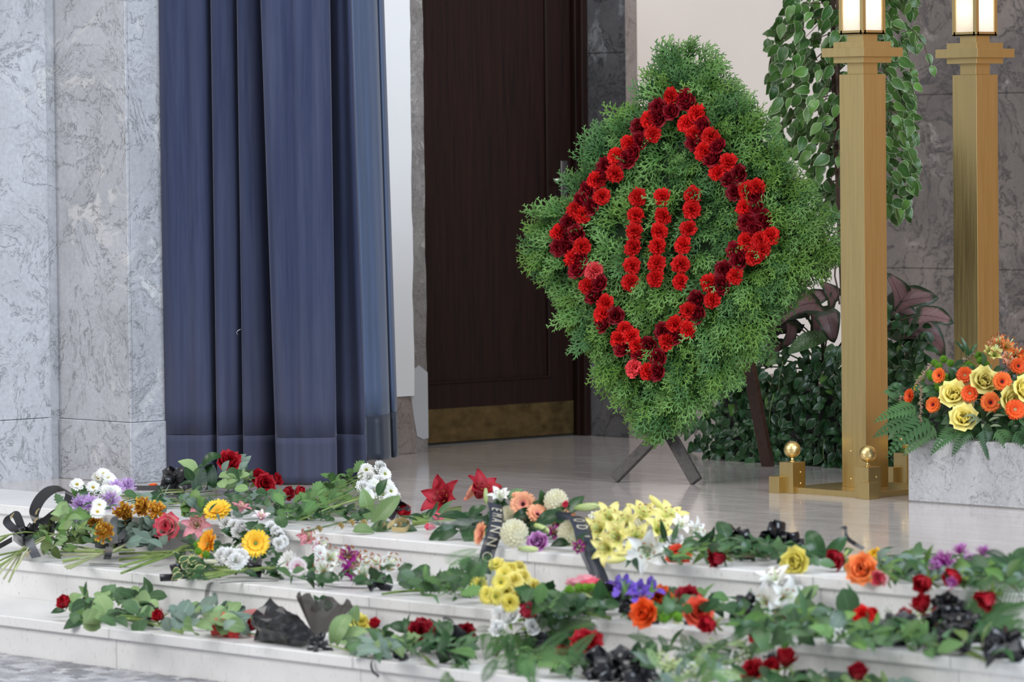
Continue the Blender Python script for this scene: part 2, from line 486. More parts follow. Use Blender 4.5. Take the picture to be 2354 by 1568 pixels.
pm('centre_yellow', (0.55, 0.38, 0.03), (0.70, 0.55, 0.06))
pm('centre_green', (0.24, 0.32, 0.05), (0.48, 0.52, 0.10))
pm('centre_dark', (0.05, 0.006, 0.01), (0.14, 0.02, 0.02))
pm('centre_tan', (0.55, 0.36, 0.14), (0.66, 0.50, 0.26))
pm('centre_pink', (0.60, 0.15, 0.30), (0.75, 0.35, 0.48))
pm('stamen', (0.30, 0.07, 0.02), (0.42, 0.12, 0.03))
LM = {}
LM['rose'] = leaf_mat('rose_leaf', (0.024, 0.075, 0.024), (0.085, 0.170, 0.068), vein=(0.14, 0.22, 0.10))
LM['dark'] = leaf_mat('dark_leaf', (0.011, 0.043, 0.014), (0.032, 0.088, 0.028), vein=(0.08, 0.16, 0.06), rough=0.3)
LM['fresh'] = leaf_mat('fresh_leaf', (0.055, 0.14, 0.022), (0.135, 0.25, 0.055), vein=(0.19, 0.30, 0.09))
LM['euca'] = leaf_mat('eucalyptus_leaf', (0.085, 0.14, 0.112), (0.18, 0.25, 0.20), vein=(0.30, 0.38, 0.30), rough=0.6)
LM['pale'] = leaf_mat('pale_leaf', (0.14, 0.24, 0.085), (0.25, 0.36, 0.155), vein=(0.34, 0.43, 0.22))
LM['fern'] = leaf_mat('fern_leaf', (0.030, 0.092, 0.026), (0.072, 0.160, 0.050), rough=0.6)
LM['mum'] = leaf_mat('mum_leaf', (0.045, 0.12, 0.030), (0.11, 0.22, 0.062), vein=(0.16, 0.26, 0.10), rough=0.6)
LM['holly'] = leaf_mat('variegated_leaf', (0.02, 0.07, 0.02), (0.04, 0.10, 0.03), margin=(0.68, 0.66, 0.30), mw=0.22)
LM['ficus'] = leaf_mat('ficus_leaf', (0.024, 0.085, 0.018), (0.105, 0.235, 0.045), vein=(0.14, 0.26, 0.08), margin=(0.48, 0.53, 0.36), mw=0.11, rough=0.35, var=0.3)
LM['ivy'] = leaf_mat('ivy_leaf', (0.012, 0.045, 0.017), (0.035, 0.095, 0.030), vein=(0.07, 0.13, 0.05), rough=0.32, var=0.4)
LM['ivyvar'] = leaf_mat('striped_ivy_leaf', (0.014, 0.05, 0.02), (0.03, 0.085, 0.03), margin=(0.30, 0.36, 0.24), mw=0.10, rough=0.32)
LM['begonia'] = leaf_mat('begonia_leaf', (0.115, 0.060, 0.062), (0.205, 0.115, 0.112), vein=(0.045, 0.012, 0.018), margin=(0.020, 0.036, 0.014), mw=0.34, rough=0.45)
LM['dieff'] = leaf_mat('speckled_leaf', (0.025, 0.09, 0.02), (0.045, 0.13, 0.03), vein=(0.03, 0.08, 0.02), blotch=(0.33, 0.45, 0.22), rough=0.35)
LM['vardark'] = leaf_mat('pale_blotched_leaf', (0.10, 0.15, 0.08), (0.14, 0.19, 0.10), blotch=(0.40, 0.42, 0.27))
LM['bronzeleaf'] = leaf_mat('bronze_leaf', (0.06, 0.10, 0.02), (0.12, 0.17, 0.05), vein=(0.2, 0.24, 0.1))
LM['stem'] = leaf_mat('green_stem', (0.18, 0.29, 0.065), (0.31, 0.41, 0.13), rough=0.5)
LM['stem_dark'] = leaf_mat('dark_stem', (0.055, 0.10, 0.04), (0.10, 0.15, 0.055), rough=0.5)
LM['stem_pale'] = leaf_mat('pale_stem', (0.36, 0.42, 0.18), (0.55, 0.57, 0.34), rough=0.5)
LM['wood_stem'] = leaf_mat('brown_stem', (0.10, 0.07, 0.045), (0.17, 0.12, 0.08), rough=0.7)
def cedar_mat(name, a, b, c):
    t = NT(name)
    r = t.rand()
    n = t.noise(t.co('Object'), 9.0, 2)
    col = t.mix(r, a, b)
    uv = t.N('ShaderNodeSeparateXYZ', Vector=t.N('ShaderNodeTexCoord').outputs['UV'])
    col = t.mix(t.ramp(uv.outputs['Y'], (0.45, 0.0), (1.0, 0.75)), col, c)
    col = t.mix(t.math('MULTIPLY', n, 0.4), col, a)
    return thin(t, col, 0.15, 0.6)
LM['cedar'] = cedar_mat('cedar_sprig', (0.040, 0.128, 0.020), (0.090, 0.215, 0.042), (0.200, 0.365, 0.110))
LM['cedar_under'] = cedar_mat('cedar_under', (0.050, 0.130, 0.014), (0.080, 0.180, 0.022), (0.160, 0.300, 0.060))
LM['gap_shade'] = leaf_mat('gap_shade_green', (0.008, 0.024, 0.006), (0.010, 0.030, 0.008), rough=0.9)  # shade of the gaps between sprays, put into the body colour
LM['cedar_shade'] = cedar_mat('cedar_shade', (0.018, 0.075, 0.016), (0.040, 0.125, 0.030), (0.110, 0.240, 0.075))  # darker copy of the cedar green, tuft shading put into the colour
LET = {}
for _ch in 'EMANODI':
    _cu = bpy.data.curves.new('letter', 'FONT'); _cu.body = _ch; _cu.size = 1.0; _cu.align_x = 'CENTER'; _cu.align_y = 'CENTER'; _cu.extrude = 0.006
    _tmp = bpy.data.objects.new('letter_source', _cu); COL.objects.link(_tmp)
    _me = bpy.data.meshes.new_from_object(_tmp.evaluated_get(bpy.context.evaluated_depsgraph_get()))
    _me.name = 'letter'; _me.materials.clear(); _me.materials.append(M['letter'])
    bpy.data.objects.remove(_tmp); LET[_ch] = _me
M['reflector_wood'] = wood('brass_reflector_wood', (0.20, 0.095, 0.035), (0.34, 0.17, 0.065), 0.45, (4, 4, 0.6), 0.2)  # invented wood, out of view, for a golden reflection in the lamp posts
def sett_ground():
    t = NT('sett_pavement')
    v = t.co('Object', (20, 20, 20))
    br = t.N('ShaderNodeTexBrick', Vector=v, Scale=1.0, Color1=(0.24, 0.24, 0.255), Color2=(0.44, 0.44, 0.46), Mortar=(0.26, 0.26, 0.26))
    br.offset = 0.0; br.inputs['Brick Width'].default_value = 1.0; br.inputs['Row Height'].default_value = 1.0; br.inputs['Mortar Size'].default_value = 0.03
    t.P(Base__Color=br.outputs['Color'], Roughness=0.7)
    return t.m
M['sett_ground'] = sett_ground()
# ---------------------------------------------------------------- petals, leaves, flower heads (all heads look along +Z, all leaves grow along +Y)
def petal(mb, az, r0, z0, L, W, th0, th1, cup=0.3, shape=None, nu=4, nv=4, m=0, jag=0.0, ruf=0.0, R=rnd, twist=0.0, pw=1.0, tilt=0.0, flip=0.0):
    shape = shape or (lambda t: math.sin(math.pi * min(1, 0.12 + 0.78 * t)) ** 0.7)
    P = []; U = []
    x, z = r0, z0
    ca, sa = math.cos(az), math.sin(az)
    for i in range(nv + 1):
        t = i / nv
        th = math.radians(th0 + (th1 - th0) * t ** pw + flip * max(0.0, (t - 0.68) / 0.32) ** 1.5)
        if i:
            x += math.sin(th) * L / nv; z += math.cos(th) * L / nv
        nx, nz = -math.cos(th), math.sin(th)
        row = []; ur = []
        w = W * shape(t)
        for j in range(nu + 1):
            s = 2 * j / nu - 1
            k = cup * W * s * s * (0.3 + 0.7 * t) + tilt * s * W
            k += ruf * math.sin(5 * s + az * 3 + i) * t
            e = (R.uniform(-1, 1) * jag if (jag and i == nv) else 0.0)
            px, pz, py = x + nx * k + math.sin(th) * e, z + nz * k + math.cos(th) * e, s * w
            if twist:
                a = twist * t; py, pz = py * math.cos(a) - (pz - z) * math.sin(a), z + py * math.sin(a) + (pz - z) * math.cos(a)
            row.append((px * ca - py * sa, px * sa + py * ca, pz)); ur.append((j / nu, t))
        P.append(row); U.append(ur)
    mb.grid(P, U, m)
GA = math.radians(137.508)
def tipround(t): return (math.sin(math.pi * (0.06 + 0.64 * t)) ** 0.8) * (1.0 if t < 0.8 else 1.0 - 0.6 * ((t - 0.8) / 0.2) ** 2)
def tippoint(t): return max(0.0, math.sin(math.pi * (0.10 + 0.90 * t)) ** 0.9)
def calyx(mb, r, n=5, L=0.03, m=1):
    mb.lathe([(0.0, -r * 0.9), (r * 0.5, -r * 0.7), (r * 0.75, -r * 0.2), (r * 0.6, r * 0.25)], 8, m)
    for k in range(n):
        petal(mb, 2 * math.pi * k / n + 0.3, r * 0.6, 0, L, L * 0.2, 65, 130, 0.2, tippoint, 2, 3, m)
def rosepet(t): return min(1.0, 0.42 + 1.35 * t) * (1.0 if t < 0.7 else 1.0 - 0.30 * ((t - 0.7) / 0.3) ** 2)
def h_rose(R, op=1.0):
    b = MB()
    # rolled heart of the flower
    P = []; U = []; n = 30
    for i in range(7):
        t = i / 6; row = []; ur = []
        for k in range(n + 1):
            f = k / n; a = f * 2 * math.pi * 2.3; r = (0.0016 + 0.0085 * f) * (0.55 + 0.75 * math.sin(math.pi * min(1, 0.15 + 0.62 * t)))
            row.append((r * math.cos(a), r * math.sin(a), 0.036 * t - 0.004 * (1 - f) * t + 0.0012 * math.sin(5 * a))); ur.append((f, 0.2 + 0.8 * t))
        P.append(row); U.append(ur)
    b.grid(P, U)
    rings = ((3, 0.040, 0.0165, 24, -10, 0.75, 8), (4, 0.042, 0.020, 36, -2, 0.62, 30), (5, 0.043, 0.023, 48, 10, 0.50, 55), (5, 0.043, 0.025, 60, 34, 0.36, 70))
    for q, (m, L, W, t0, t1, cup, fl) in enumerate(rings):
        if op < 0.6 and q == 3: m = 2
        o = R.uniform(0, 6.28)
        for i in range(m):
            k = 1.0 if op > 0.6 else 0.62
            petal(b, o + 2 * math.pi * i / m + R.uniform(-.15, .15), 0.003 + 0.001 * q, 0.0006 * q, L * R.uniform(.95, 1.05), W * R.uniform(.95, 1.05), t0 * k, (t1 * k if t1 > 0 else t1), cup, rosepet, 5, 6, 0, 0, 0.0012, R, flip=fl * (1 if op > .6 else .55))
    calyx(b, 0.011, 5, 0.030)
    return b
def h_rosebud(R): return h_rose(R, 0.45)
def h_carnation(R):
    b = MB()
    n = 46
    for i in range(n):
        f = (i + 0.5) / n
        th = 4 + 104 * f ** 0.75
        L = 0.026 + 0.006 * f
        petal(b, i * GA + R.uniform(-.3, .3), 0.002, 0.0, L * R.uniform(.9, 1.1), 0.0125 * R.uniform(.85, 1.2), th * 0.55, th + R.uniform(-14, 14), R.uniform(-0.5, 0.6),
              lambda t: 0.25 + 0.85 * t, 6, 3, 0, 0.0042, 0.0038, R)
    b.lathe([(0.0, -0.024), (0.006, -0.022), (0.008, -0.006), (0.010, 0.004)], 8, 1)
    return b
def disc(b, r, hgt, m, R, bumps=0):
    b.lathe([(0.0, hgt), (r * 0.45, hgt * 0.92), (r * 0.8, hgt * 0.6), (r, 0.0), (r * 0.6, -0.003), (0, -0.004)], 12, m)
    for i in range(bumps):
        f = (i + .5) / bumps; rr = r * math.sqrt(f) * 0.95; a = i * GA
        z = hgt * (1 - (rr / r) ** 2)
        b.tube([(rr * math.cos(a), rr * math.sin(a), z - 0.001), (rr * math.cos(a) * 1.05, rr * math.sin(a) * 1.05, z + 0.0028)], [0.0012, 0.0009], 4, m)
def h_daisy(R, n=18, rows=2, L=0.021, W=0.0048, cr=0.007):
    b = MB()
    for k in range(rows):
        for i in range(n):
            a = 2 * math.pi * (i + 0.5 * k) / n + R.uniform(-.06, .06)
            petal(b, a, cr * 0.7, 0.001 + 0.002 * k, (L - 0.003 * k) * R.uniform(.9, 1.08), W, 70 - 18 * k, 92 - 22 * k + R.uniform(-10, 10), 0.25, tipround, 2, 3, 0)
    disc(b, cr, 0.004, 1, R, 20)
    b.lathe([(0, -0.008), (0.006, -0.006), (0.008, -0.001)], 8, 2)
    return b
def h_double(R): return h_daisy(R, 20, 4, 0.028, 0.0062, 0.007)
def h_gerbera(R, n=26, L=0.040, W=0.0062, cr=0.013):
    b = MB()
    for k in range(3):
        for i in range(n):
            a = 2 * math.pi * (i + 0.5 * k) / n + R.uniform(-.05, .05)
            petal(b, a, cr * 0.6, 0.001 + 0.0022 * k, (L * (1, 0.93, 0.55)[k]) * R.uniform(.93, 1.05), W * (1, 1, .7)[k], 72 - 12 * k, 88 - 14 * k + R.uniform(-7, 7), 0.22, tipround, 2, 3, 0)
    disc(b, cr, 0.005, 1, R, 46)
    b.lathe([(0, -0.012), (0.008, -0.009), (0.013, -0.001)], 10, 2)
    return b
def h_spider(R, n=90, L=0.036, W=0.0016, curl=1.0):
    b = MB()
    for i in range(n):
        f = (i + .5) / n; th = 3 + 112 * f ** 0.8
        petal(b, i * GA, 0.003, 0, L * R.uniform(.75, 1.1), W, th, th - R.uniform(-10, 60) * curl, 0.4, lambda t: 0.8 + 0.5 * t, 1, 4, 0)
    b.lathe([(0, -0.012), (0.007, -0.008), (0.008, 0)], 8, 1)
    return b
def h_bronze(R): return h_spider(R, 60, 0.034, 0.0034, 1.6)
def h_pompom(R):
    b = MB()
    b.lathe([(0, -0.028), (0.018, -0.022), (0.027, -0.006), (0.026, 0.010), (0.016, 0.024), (0, 0.028)], 14, 0)
    for i in range(110):
        f = (i + .5) / 110; th = 2 + 140 * f ** 0.85
        a = i * GA; t = math.radians(th)
        petal(b, a, 0.026 * math.sin(t), 0.026 * math.cos(t), 0.0135, 0.0056, th + 58, th - 8, 0.3, tipround, 2, 3, 0)
    return b
def h_button(R):
    b = MB()
    b.lathe([(0, 0.012), (0.008, 0.010), (0.012, 0.003), (0.011, -0.005), (0.005, -0.010), (0, -0.011)], 10, 0)
    for i in range(60):
        f = (i + .5) / 60; t = math.radians(2 + 125 * f ** .8); a = i * GA
        d = Vector((math.sin(t) * math.cos(a), math.sin(t) * math.sin(a), math.cos(t)))
        b.tube([d * 0.0105, d * 0.0148], [0.0018, 0.0011], 4, 0)
    return b
def h_lily(R, L=0.085, W=0.017, op=1.0):
    b = MB()
    for k in range(6):
        inner = k % 2
        petal(b, math.pi / 3 * k + R.uniform(-.08, .08), 0.005, 0.002 * inner, L * R.uniform(.95, 1.05), W * (1.0 if not inner else 1.2), 14 * op, (100 + R.uniform(-15, 22)) * op, 0.40, tippoint, 4, 7, 0, 0, 0.0015, R, pw=1.5)
    for k in range(6):
        a = math.pi / 3 * k + .5
        tip = Vector((0.022 * math.cos(a), 0.022 * math.sin(a), 0.058))
        b.tube([(0, 0, 0.004), tip * 0.55 + Vector((0, 0, 0.012)), tip], [0.0012, 0.0010, 0.0008], 4, 2)
        b.tube([tip + Vector((-.006 * math.sin(a), .006 * math.cos(a), 0)), tip + Vector((.006 * math.sin(a), -.006 * math.cos(a), 0.001))], [0.002, 0.0016], 5, 1)
    b.tube([(0, 0, 0), (0.002, 0, 0.04), (0.003, 0, 0.068)], [0.0016, 0.0014, 0.0026], 5, 2)
    return b
def h_budlily(R):
    b = MB()
    prof = [(0.0, 0), (0.006, 0.004), (0.0105, 0.02), (0.0125, 0.045), (0.010, 0.066), (0.005, 0.080), (0.0008, 0.086)]
    b.lathe([(r * (1 + 0.0), z) for r, z in prof], 9, 0)
    for k in range(3):
        petal(b, 2 * math.pi * k / 3, 0.005, 0.002, 0.082, 0.008, 12, -6, -0.25, tippoint, 2, 5, 0)
    return b
def h_alstro(R): return h_lily(R, 0.045, 0.0115, 0.75)
def h_tulip(R):
    b = MB()
    for k in range(6):
        petal(b, math.pi / 3 * k, 0.004, 0, 0.055, 0.017, 34, -22, 0.75, tipround, 4, 5, 0)
    return b
def h_amaryllis(R): return h_lily(R, 0.105, 0.026, 0.80)
def h_iris(R):
    b = MB()
    for k in range(3):
        a = 2 * math.pi * k / 3 + R.uniform(-.2, .2)
        petal(b, a, 0.003, 0, 0.05, 0.015, 30, 135, 0.2, tipround, 4, 6, 0, 0, 0.002, R)
        petal(b, a + 1.05, 0.003, 0.002, 0.05, 0.010, 25, -8, 0.4, tipround, 3, 5, 0, 0, 0.002, R)
        petal(b, a, 0.006, 0.004, 0.024, 0.004, 40, 100, 0.2, tippoint, 2, 3, 1)
    b.lathe([(0, -0.014), (0.004, -0.010), (0.005, 0.0)], 6, 2)
    return b
def h_floret(R):
    """cluster of tiny florets: gypsophila and statice"""
    b = MB()
    for i in range(16):
        d = Vector((R.gauss(0, 1), R.gauss(0, 1), abs(R.gauss(0, 1)))).normalized() * R.uniform(.015, .034)
        b.tube([(0, 0, -0.02), d * 0.6, d], [0.0006] * 3, 3, 1)
        m0 = len(b.v)
        for k in range(5):
            a = 2 * math.pi * k / 5
            b.tube([d, d + Vector((math.cos(a), math.sin(a), 0.4)) * 0.0042], [0.0022, 0.0012], 4, 0)
    return b
HEADS = {
 'rose': (h_rose, lambda c: [PM[c], LM['stem']]), 'bud': (h_rosebud, lambda c: [PM[c], LM['stem']]),
 'carnation': (h_carnation, lambda c: [PM[c], LM['stem']]), 'daisy': (h_daisy, None), 'double': (h_double, None), 'gerbera': (h_gerbera, None),
 'spider': (h_spider, lambda c: [PM[c], LM['stem']]), 'bronze': (h_bronze, lambda c: [PM[c], LM['stem']]), 'pompom': (h_pompom, lambda c: [PM[c]]),
 'button': (h_button, lambda c: [PM[c]]), 'lily': (h_lily, lambda c: [PM[c], PM['stamen'], PM['palegreen']]), 'budlily': (h_budlily, lambda c: [PM[c]]),
 'alstro': (h_alstro, lambda c: [PM[c], PM['stamen'], PM['palegreen']]), 'tulip': (h_tulip, lambda c: [PM[c]]),
 'amaryllis': (h_amaryllis, lambda c: [PM[c], PM['stamen'], PM[c]]), 'iris': (h_iris, lambda c: [PM[c], PM['centre_yellow'], LM['stem']]),
 'floret': (h_floret, lambda c: [PM[c], LM['stem']]),
}
HNAME = {'rose': 'rose_head', 'bud': 'rose_head', 'carnation': 'carnation_head', 'daisy': 'daisy_head', 'double': 'chrysanthemum_head', 'gerbera': 'gerbera_head', 'spider': 'spider_mum_head',
         'bronze': 'bronze_mum_head', 'pompom': 'pompom_mum_head', 'button': 'button_mum', 'lily': 'lily_head', 'budlily': 'lily_bud', 'alstro': 'alstroemeria_head', 'tulip': 'tulip_head',
         'amaryllis': 'amaryllis_head', 'iris': 'iris_head', 'floret': 'floret_cluster'}
_hc = {}
def head_mesh(kind, col, ctr=None, variants=3):
    v = rnd.randrange(variants); key = (kind, col, ctr, v)
    if key not in _hc:
        fn, mf = HEADS[kind]
        mats = mf(col) if mf else [PM[col], PM[ctr or 'centre_yellow'], LM['stem']]
        _hc[key] = fn(random.Random(100 + v * 7)).mesh(HNAME[kind], mats)
    return _hc[key]

# leaves
def g_leaf(L=1.0, W=0.26, fold=0.25, curl=30, shape=None, nv=6, wave=0.0, m=0):
    """one leaf along +Y, unit length, folded on its midrib and curling down"""
    b = MB(); shape = shape or (lambda t: math.sin(math.pi * t ** 0.85) ** 0.9)
    P = []; U = []; y = z = 0.0
    for i in range(nv + 1):
        t = i / nv
        a = math.radians(curl * (t - 0.25))
        if i: y += math.cos(a) * L / nv; z -= math.sin(a) * L / nv
        w = max(0.004, W * shape(t)) if 0 < i < nv else 0.006
        up = fold * w
        wv = wave * math.sin(i * 2.1)
        P.append([(-w, y, z + up + wv), (0, y, z), (w, y, z + up - wv)]); U.append([(0.0, t), (0.5, t), (1.0, t)])
    b.grid(P, U, m)
    return b
def heart(t): return (1.0 - t) ** 0.62 * min(1, 0.55 + 2.2 * t) if t > 0 else 0.5
def g_big(wave=0.05, W=0.42, shape=heart, fold=0.18, curl=55, nv=8, nu=6):
    b = MB(); P = []; U = []; y = z = 0.0
    for i in range(nv + 1):
        t = i / nv; a = math.radians(curl * (t - 0.3))
        if i: y += math.cos(a) / nv; z -= math.sin(a) / nv
        w = max(0.006, W * shape(t)); row = []; ur = []
        for j in range(nu + 1):
            s = 2 * j / nu - 1
            row.append((s * w, y - 0.16 * s * s * max(0, 0.5 - t), z + abs(s) * fold * w + wave * abs(s) ** 2 * math.sin(7 * t + 4 * s + 1))); ur.append((j / nu, t))
        P.append(row); U.append(ur)
    b.grid(P, U)
    return b
def g_frond(n=15, W=0.30, pin=0.045, droop=35, sh=None, fwd=0.5):
    """feather shaped frond: rachis and pinnae in one spray"""
    b = MB(); pts = []; y = z = 0.0
    sh = sh or (lambda t: math.sin(math.pi * (0.12 + 0.86 * t)) ** 0.8)
    for i in range(n + 1):
        t = i / n; a = math.radians(droop * (t - 0.2)); 
        if i: y += math.cos(a) / n; z -= math.sin(a) / n
        pts.append(Vector((0, y, z)))
    b.tube(pts, [0.008 * (1 - 0.7 * i / n) for i in range(n + 1)], 4, 0)
    for i in range(1, n + 1):
        t = i / n
        for s in (-1, 1):
            l = W * sh(t); d = Vector((s, fwd, -0.10)).normalized()
            p = pts[i]; q = p + d * l; mid = p + d * l * 0.45 + Vector((0, 0, 0.02))
            w = Vector((-d.y * s, d.x * s, 0)).normalized() * pin
            P = [[p - w * .5, p + w * .5], [mid - w, mid + w], [q - w * .12, q + w * .12]]
            b.grid(P, [[(0.2, 0.1), (0.8, 0.1)], [(0.2, 0.5), (0.8, 0.5)], [(0.4, 0.95), (0.6, 0.95)]])
    return b
def g_mum():
    """lobed leaf outline as one surface"""
    b = MB(); P = []; U = []
    ws = [0.02, 0.10, 0.22, 0.17, 0.33, 0.22, 0.36, 0.20, 0.24, 0.10, 0.02]
    for i, w in enumerate(ws):
        t = i / (len(ws) - 1); y = t + (0.05 if i in (2, 4, 6) else 0)
        z = -0.25 * (t - 0.4) ** 2
        P.append([(-w, y, z + 0.1 * w), (0, t, z), (w, y, z + 0.1 * w)]); U.append([(0, t), (0.5, t), (1, t)])
    b.grid(P, U); return b
def g_cedar(R):
    """flat scale-leaved conifer spray, unit length along +Y"""
    b = MB()
    def twig(p, d, L, w, lev):
        n = Vector((0, 0, 1)); side = Vector((-d.y, d.x, 0)).normalized()
        q = p + d * L; lift = n * (0.03 * (1 if lev else 0))
        mid = p + d * L * 0.5 + lift
        v0 = p.y; v1 = q.y
        b.grid([[p - side * w * .7, p + side * w * .7], [mid - side * w, mid + side * w], [q - side * w * .35, q + side * w * .35]],
               [[(0, min(1, max(0, v0))), (1, min(1, max(0, v0)))], [(0, (v0 + v1) / 2), (1, (v0 + v1) / 2)], [(0, min(1, v1)), (1, min(1, v1))]])
        if lev < 2:
            k = 7 if lev == 0 else 3
            for i in range(k):
                f = 0.14 + 0.84 * (i + 0.5) / k
                s = 1 if i % 2 else -1
                a = s * math.radians(R.uniform(30, 48)); ca, sa = math.cos(a), math.sin(a)
                dd = Vector((d.x * ca - d.y * sa, d.x * sa + d.y * ca, d.z + R.uniform(-.22, .30))).normalized()
                twig(p + d * L * f + lift, dd, L * (0.58 if lev == 0 else 0.52) * (1.12 - 0.62 * f), w * 0.86, lev + 1)
    twig(Vector((0, 0, 0)), Vector((0, 1, 0)), 1.0, 0.030, 0)
    # gentle curl of the whole spray
    b.v = [(x, y, z - 0.22 * y * y + 0.12 * x * x) for x, y, z in b.v]
    return b
_lc = {}
LEAFGEN = {
 'oval': lambda k: g_leaf(W=0.30, fold=0.30, curl=(20, 55, 85)[k]), 'round': lambda k: g_leaf(W=0.42, fold=0.16, curl=(10, 40, 60)[k], shape=lambda t: math.sin(math.pi * (0.05 + 0.9 * t)) ** 0.6),
 'lance': lambda k: g_leaf(W=0.12, fold=0.35, curl=(20, 50, 80)[k]), 'blade': lambda k: g_leaf(W=0.06, fold=0.3, curl=(20, 60, 90)[k]),
 'heart': lambda k: g_big(0.03, 0.40, heart, 0.25, (30, 60, 90)[k], 6, 4), 'big': lambda k: g_big(0.075, 0.46, heart, 0.15, (35, 60, 95)[k], 10, 8),
 'broad': lambda k: g_big(0.015, 0.24, lambda t: math.sin(math.pi * (0.08 + 0.9 * t)) ** 0.7, 0.30, (40, 80, 120)[k], 8, 4),
 'frond': lambda k: g_frond(15, 0.26, 0.028, (20, 45, 70)[k]), 'palm': lambda k: g_frond(12, 0.55, 0.016, (15, 35, 55)[k], lambda t: 0.35 + 0.65 * math.sin(math.pi * t), 1.3),
 'mum': lambda k: g_mum(), 'leatherfern': lambda k: g_frond(12, 0.36, 0.045, (15, 35, 55)[k], lambda t: (1.02 - t) ** 0.8, 0.6),
 'cedar': lambda k: g_cedar(random.Random(40 + k)),
 'ficus': lambda k: g_leaf(W=0.33, fold=0.22, curl=(25, 55, 80)[k], shape=lambda t: math.sin(math.pi * t ** 0.8) ** 0.85 * (1 - 0.25 * t)),
}
LNAME = {'frond': 'frond', 'palm': 'palm_frond', 'leatherfern': 'fern_frond', 'cedar': 'cedar_sprig'}
def leaf_mesh(kind, mat):
    k = rnd.randrange(3); key = (kind, mat, k)
    if key not in _lc:
        _lc[key] = LEAFGEN[kind](k).mesh(LNAME.get(kind, 'leaf'), [LM[mat]])
    return _lc[key]
def leaf(parent, p, d, nrm, size, kind='oval', mat='rose', name=None):
    return link(name or LNAME.get(kind, 'leaf'), leaf_mesh(kind, mat), parent, place(p, frame(d, nrm), size))
def join_instances(name, items, mats, parent):
    """items: (mesh builder, matrix, slot) joined into one mesh of kind stuff"""
    V = []; F = []; UVS = []; MI = []; off = 0
    for gb, mw, slot in items:
        va = np.array(gb.v); m = np.array(mw)
        V.append(va @ m[:3, :3].T + m[:3, 3]); UVS += gb.uv
        F += [tuple(i + off for i in f) for f in gb.f]; MI += [slot] * len(gb.f); off += len(gb.v)
    b = MB(); b.v = [tuple(x) for x in np.concatenate(V)]; b.uv = UVS; b.f = F; b.m = MI
    mw = WM[parent.name]
    inv = mw.inverted()
    b.v = [tuple(inv @ Vector(x)) for x in b.v]
    o = link(name, b.mesh(name, mats), parent, mw)
    o['kind'] = 'stuff'
    return o
# ---------------------------------------------------------------- the setting
XW, YB = -1.665, 3.65                 # side wall with the door, back wall
XL = -1.686                           # stone wall at the left end of the steps
J = 0.0012                            # half a joint
def slab(parent, name, lo, hi, mt, bevel=0.0):
    return link(name, box_mesh(name, lo, hi, mt, bevel), parent)
def core(name, lo, hi, mt, label=None):
    return struct(name, box_mesh(name, lo, hi, mt), None, label)
# platform floor
fl = core('floor', (-2.1, EDGE[0] + 0.03, -0.42), (7.0, YB + 0.2, -0.036), M['mortar'])
y0 = EDGE[0] + 0.44
xs = [-1.97 + 0.0] + [-0.95 + 1.25 * k for k in range(7)]
ys = [y0, 0.05, 1.10, 2.15, 3.20, YB + 0.02]
for i in range(len(xs) - 1):
    for j in range(len(ys) - 1):
        slab(fl, 'floor_slab', (xs[i] + J, ys[j] + J, -0.036), (xs[i + 1] - J, ys[j + 1] - J, 0.0), M['floor'])
# steps: nosing slabs over riser slabs
joints = [[XL + 0.0, -0.52, 0.70, 1.92, 3.14, 4.36, 5.6], [XL + 0.0, -0.72, 0.47, 1.66, 2.85, 4.05, 5.25], [XL + 0.0, -0.345, 0.84, 2.026, 3.21, 4.4, 5.6]]
for k in range(3):
    st = struct('step_slab_%d' % (k + 1), box_mesh('step_core', (XL - 0.3, EDGE[k] + 0.06, LEVEL[k + 1] - 0.02), (6.0, EDGE[k] + 0.5, LEVEL[k] - 0.036), M['mortar']), None, 'pale limestone step with a projecting nosing')
    yb = y0 if k == 0 else EDGE[k - 1] + 0.03
    jx = joints[k]
    for i in range(len(jx) - 1):
        slab(st, 'tread_slab', (jx[i] + J, EDGE[k], LEVEL[k] - 0.034), (jx[i + 1] - J, yb - J, LEVEL[k]), M['step'], 0.003)
        dx = 0.012
        slab(st, 'riser_slab', (jx[i] + dx + J, EDGE[k] + 0.021, LEVEL[k + 1] - 0.03), (jx[i + 1] + dx - J, EDGE[k] + 0.062, LEVEL[k] - 0.035), M['step'])
# pavement in front with small grey setts
pv = core('pavement', (-3.0, -9.0, -0.60), (9.0, EDGE[2] + 0.05, LEVEL[3] - 0.006), M['sett_ground'])
sm = box_mesh('sett', (-0.0235, -0.0235, -0.02), (0.0235, 0.0235, 0.0), M['sett'], 0.003)
S = 0.05
for i in range(-1, 30):
    for j in range(0, 12):
        c = Vector((0.10 + i * S, EDGE[2] + 0.021 - 0.026 - j * S, LEVEL[3]))
        d = c - CAM; w = d.dot(_f); px = RES[0] / 2 + FPX * d.dot(_r2) / w; py = RES[1] / 2 - FPX * d.dot(_u2) / w
        if -30 < px and py < 1590 and px < 700:
            link('sett', sm, pv, Matrix.Translation(c + Vector((0, 0, rnd.uniform(-0.002, 0.0015)))) @ Matrix.Rotation(rnd.uniform(-.05, .05), 4, 'Z'))
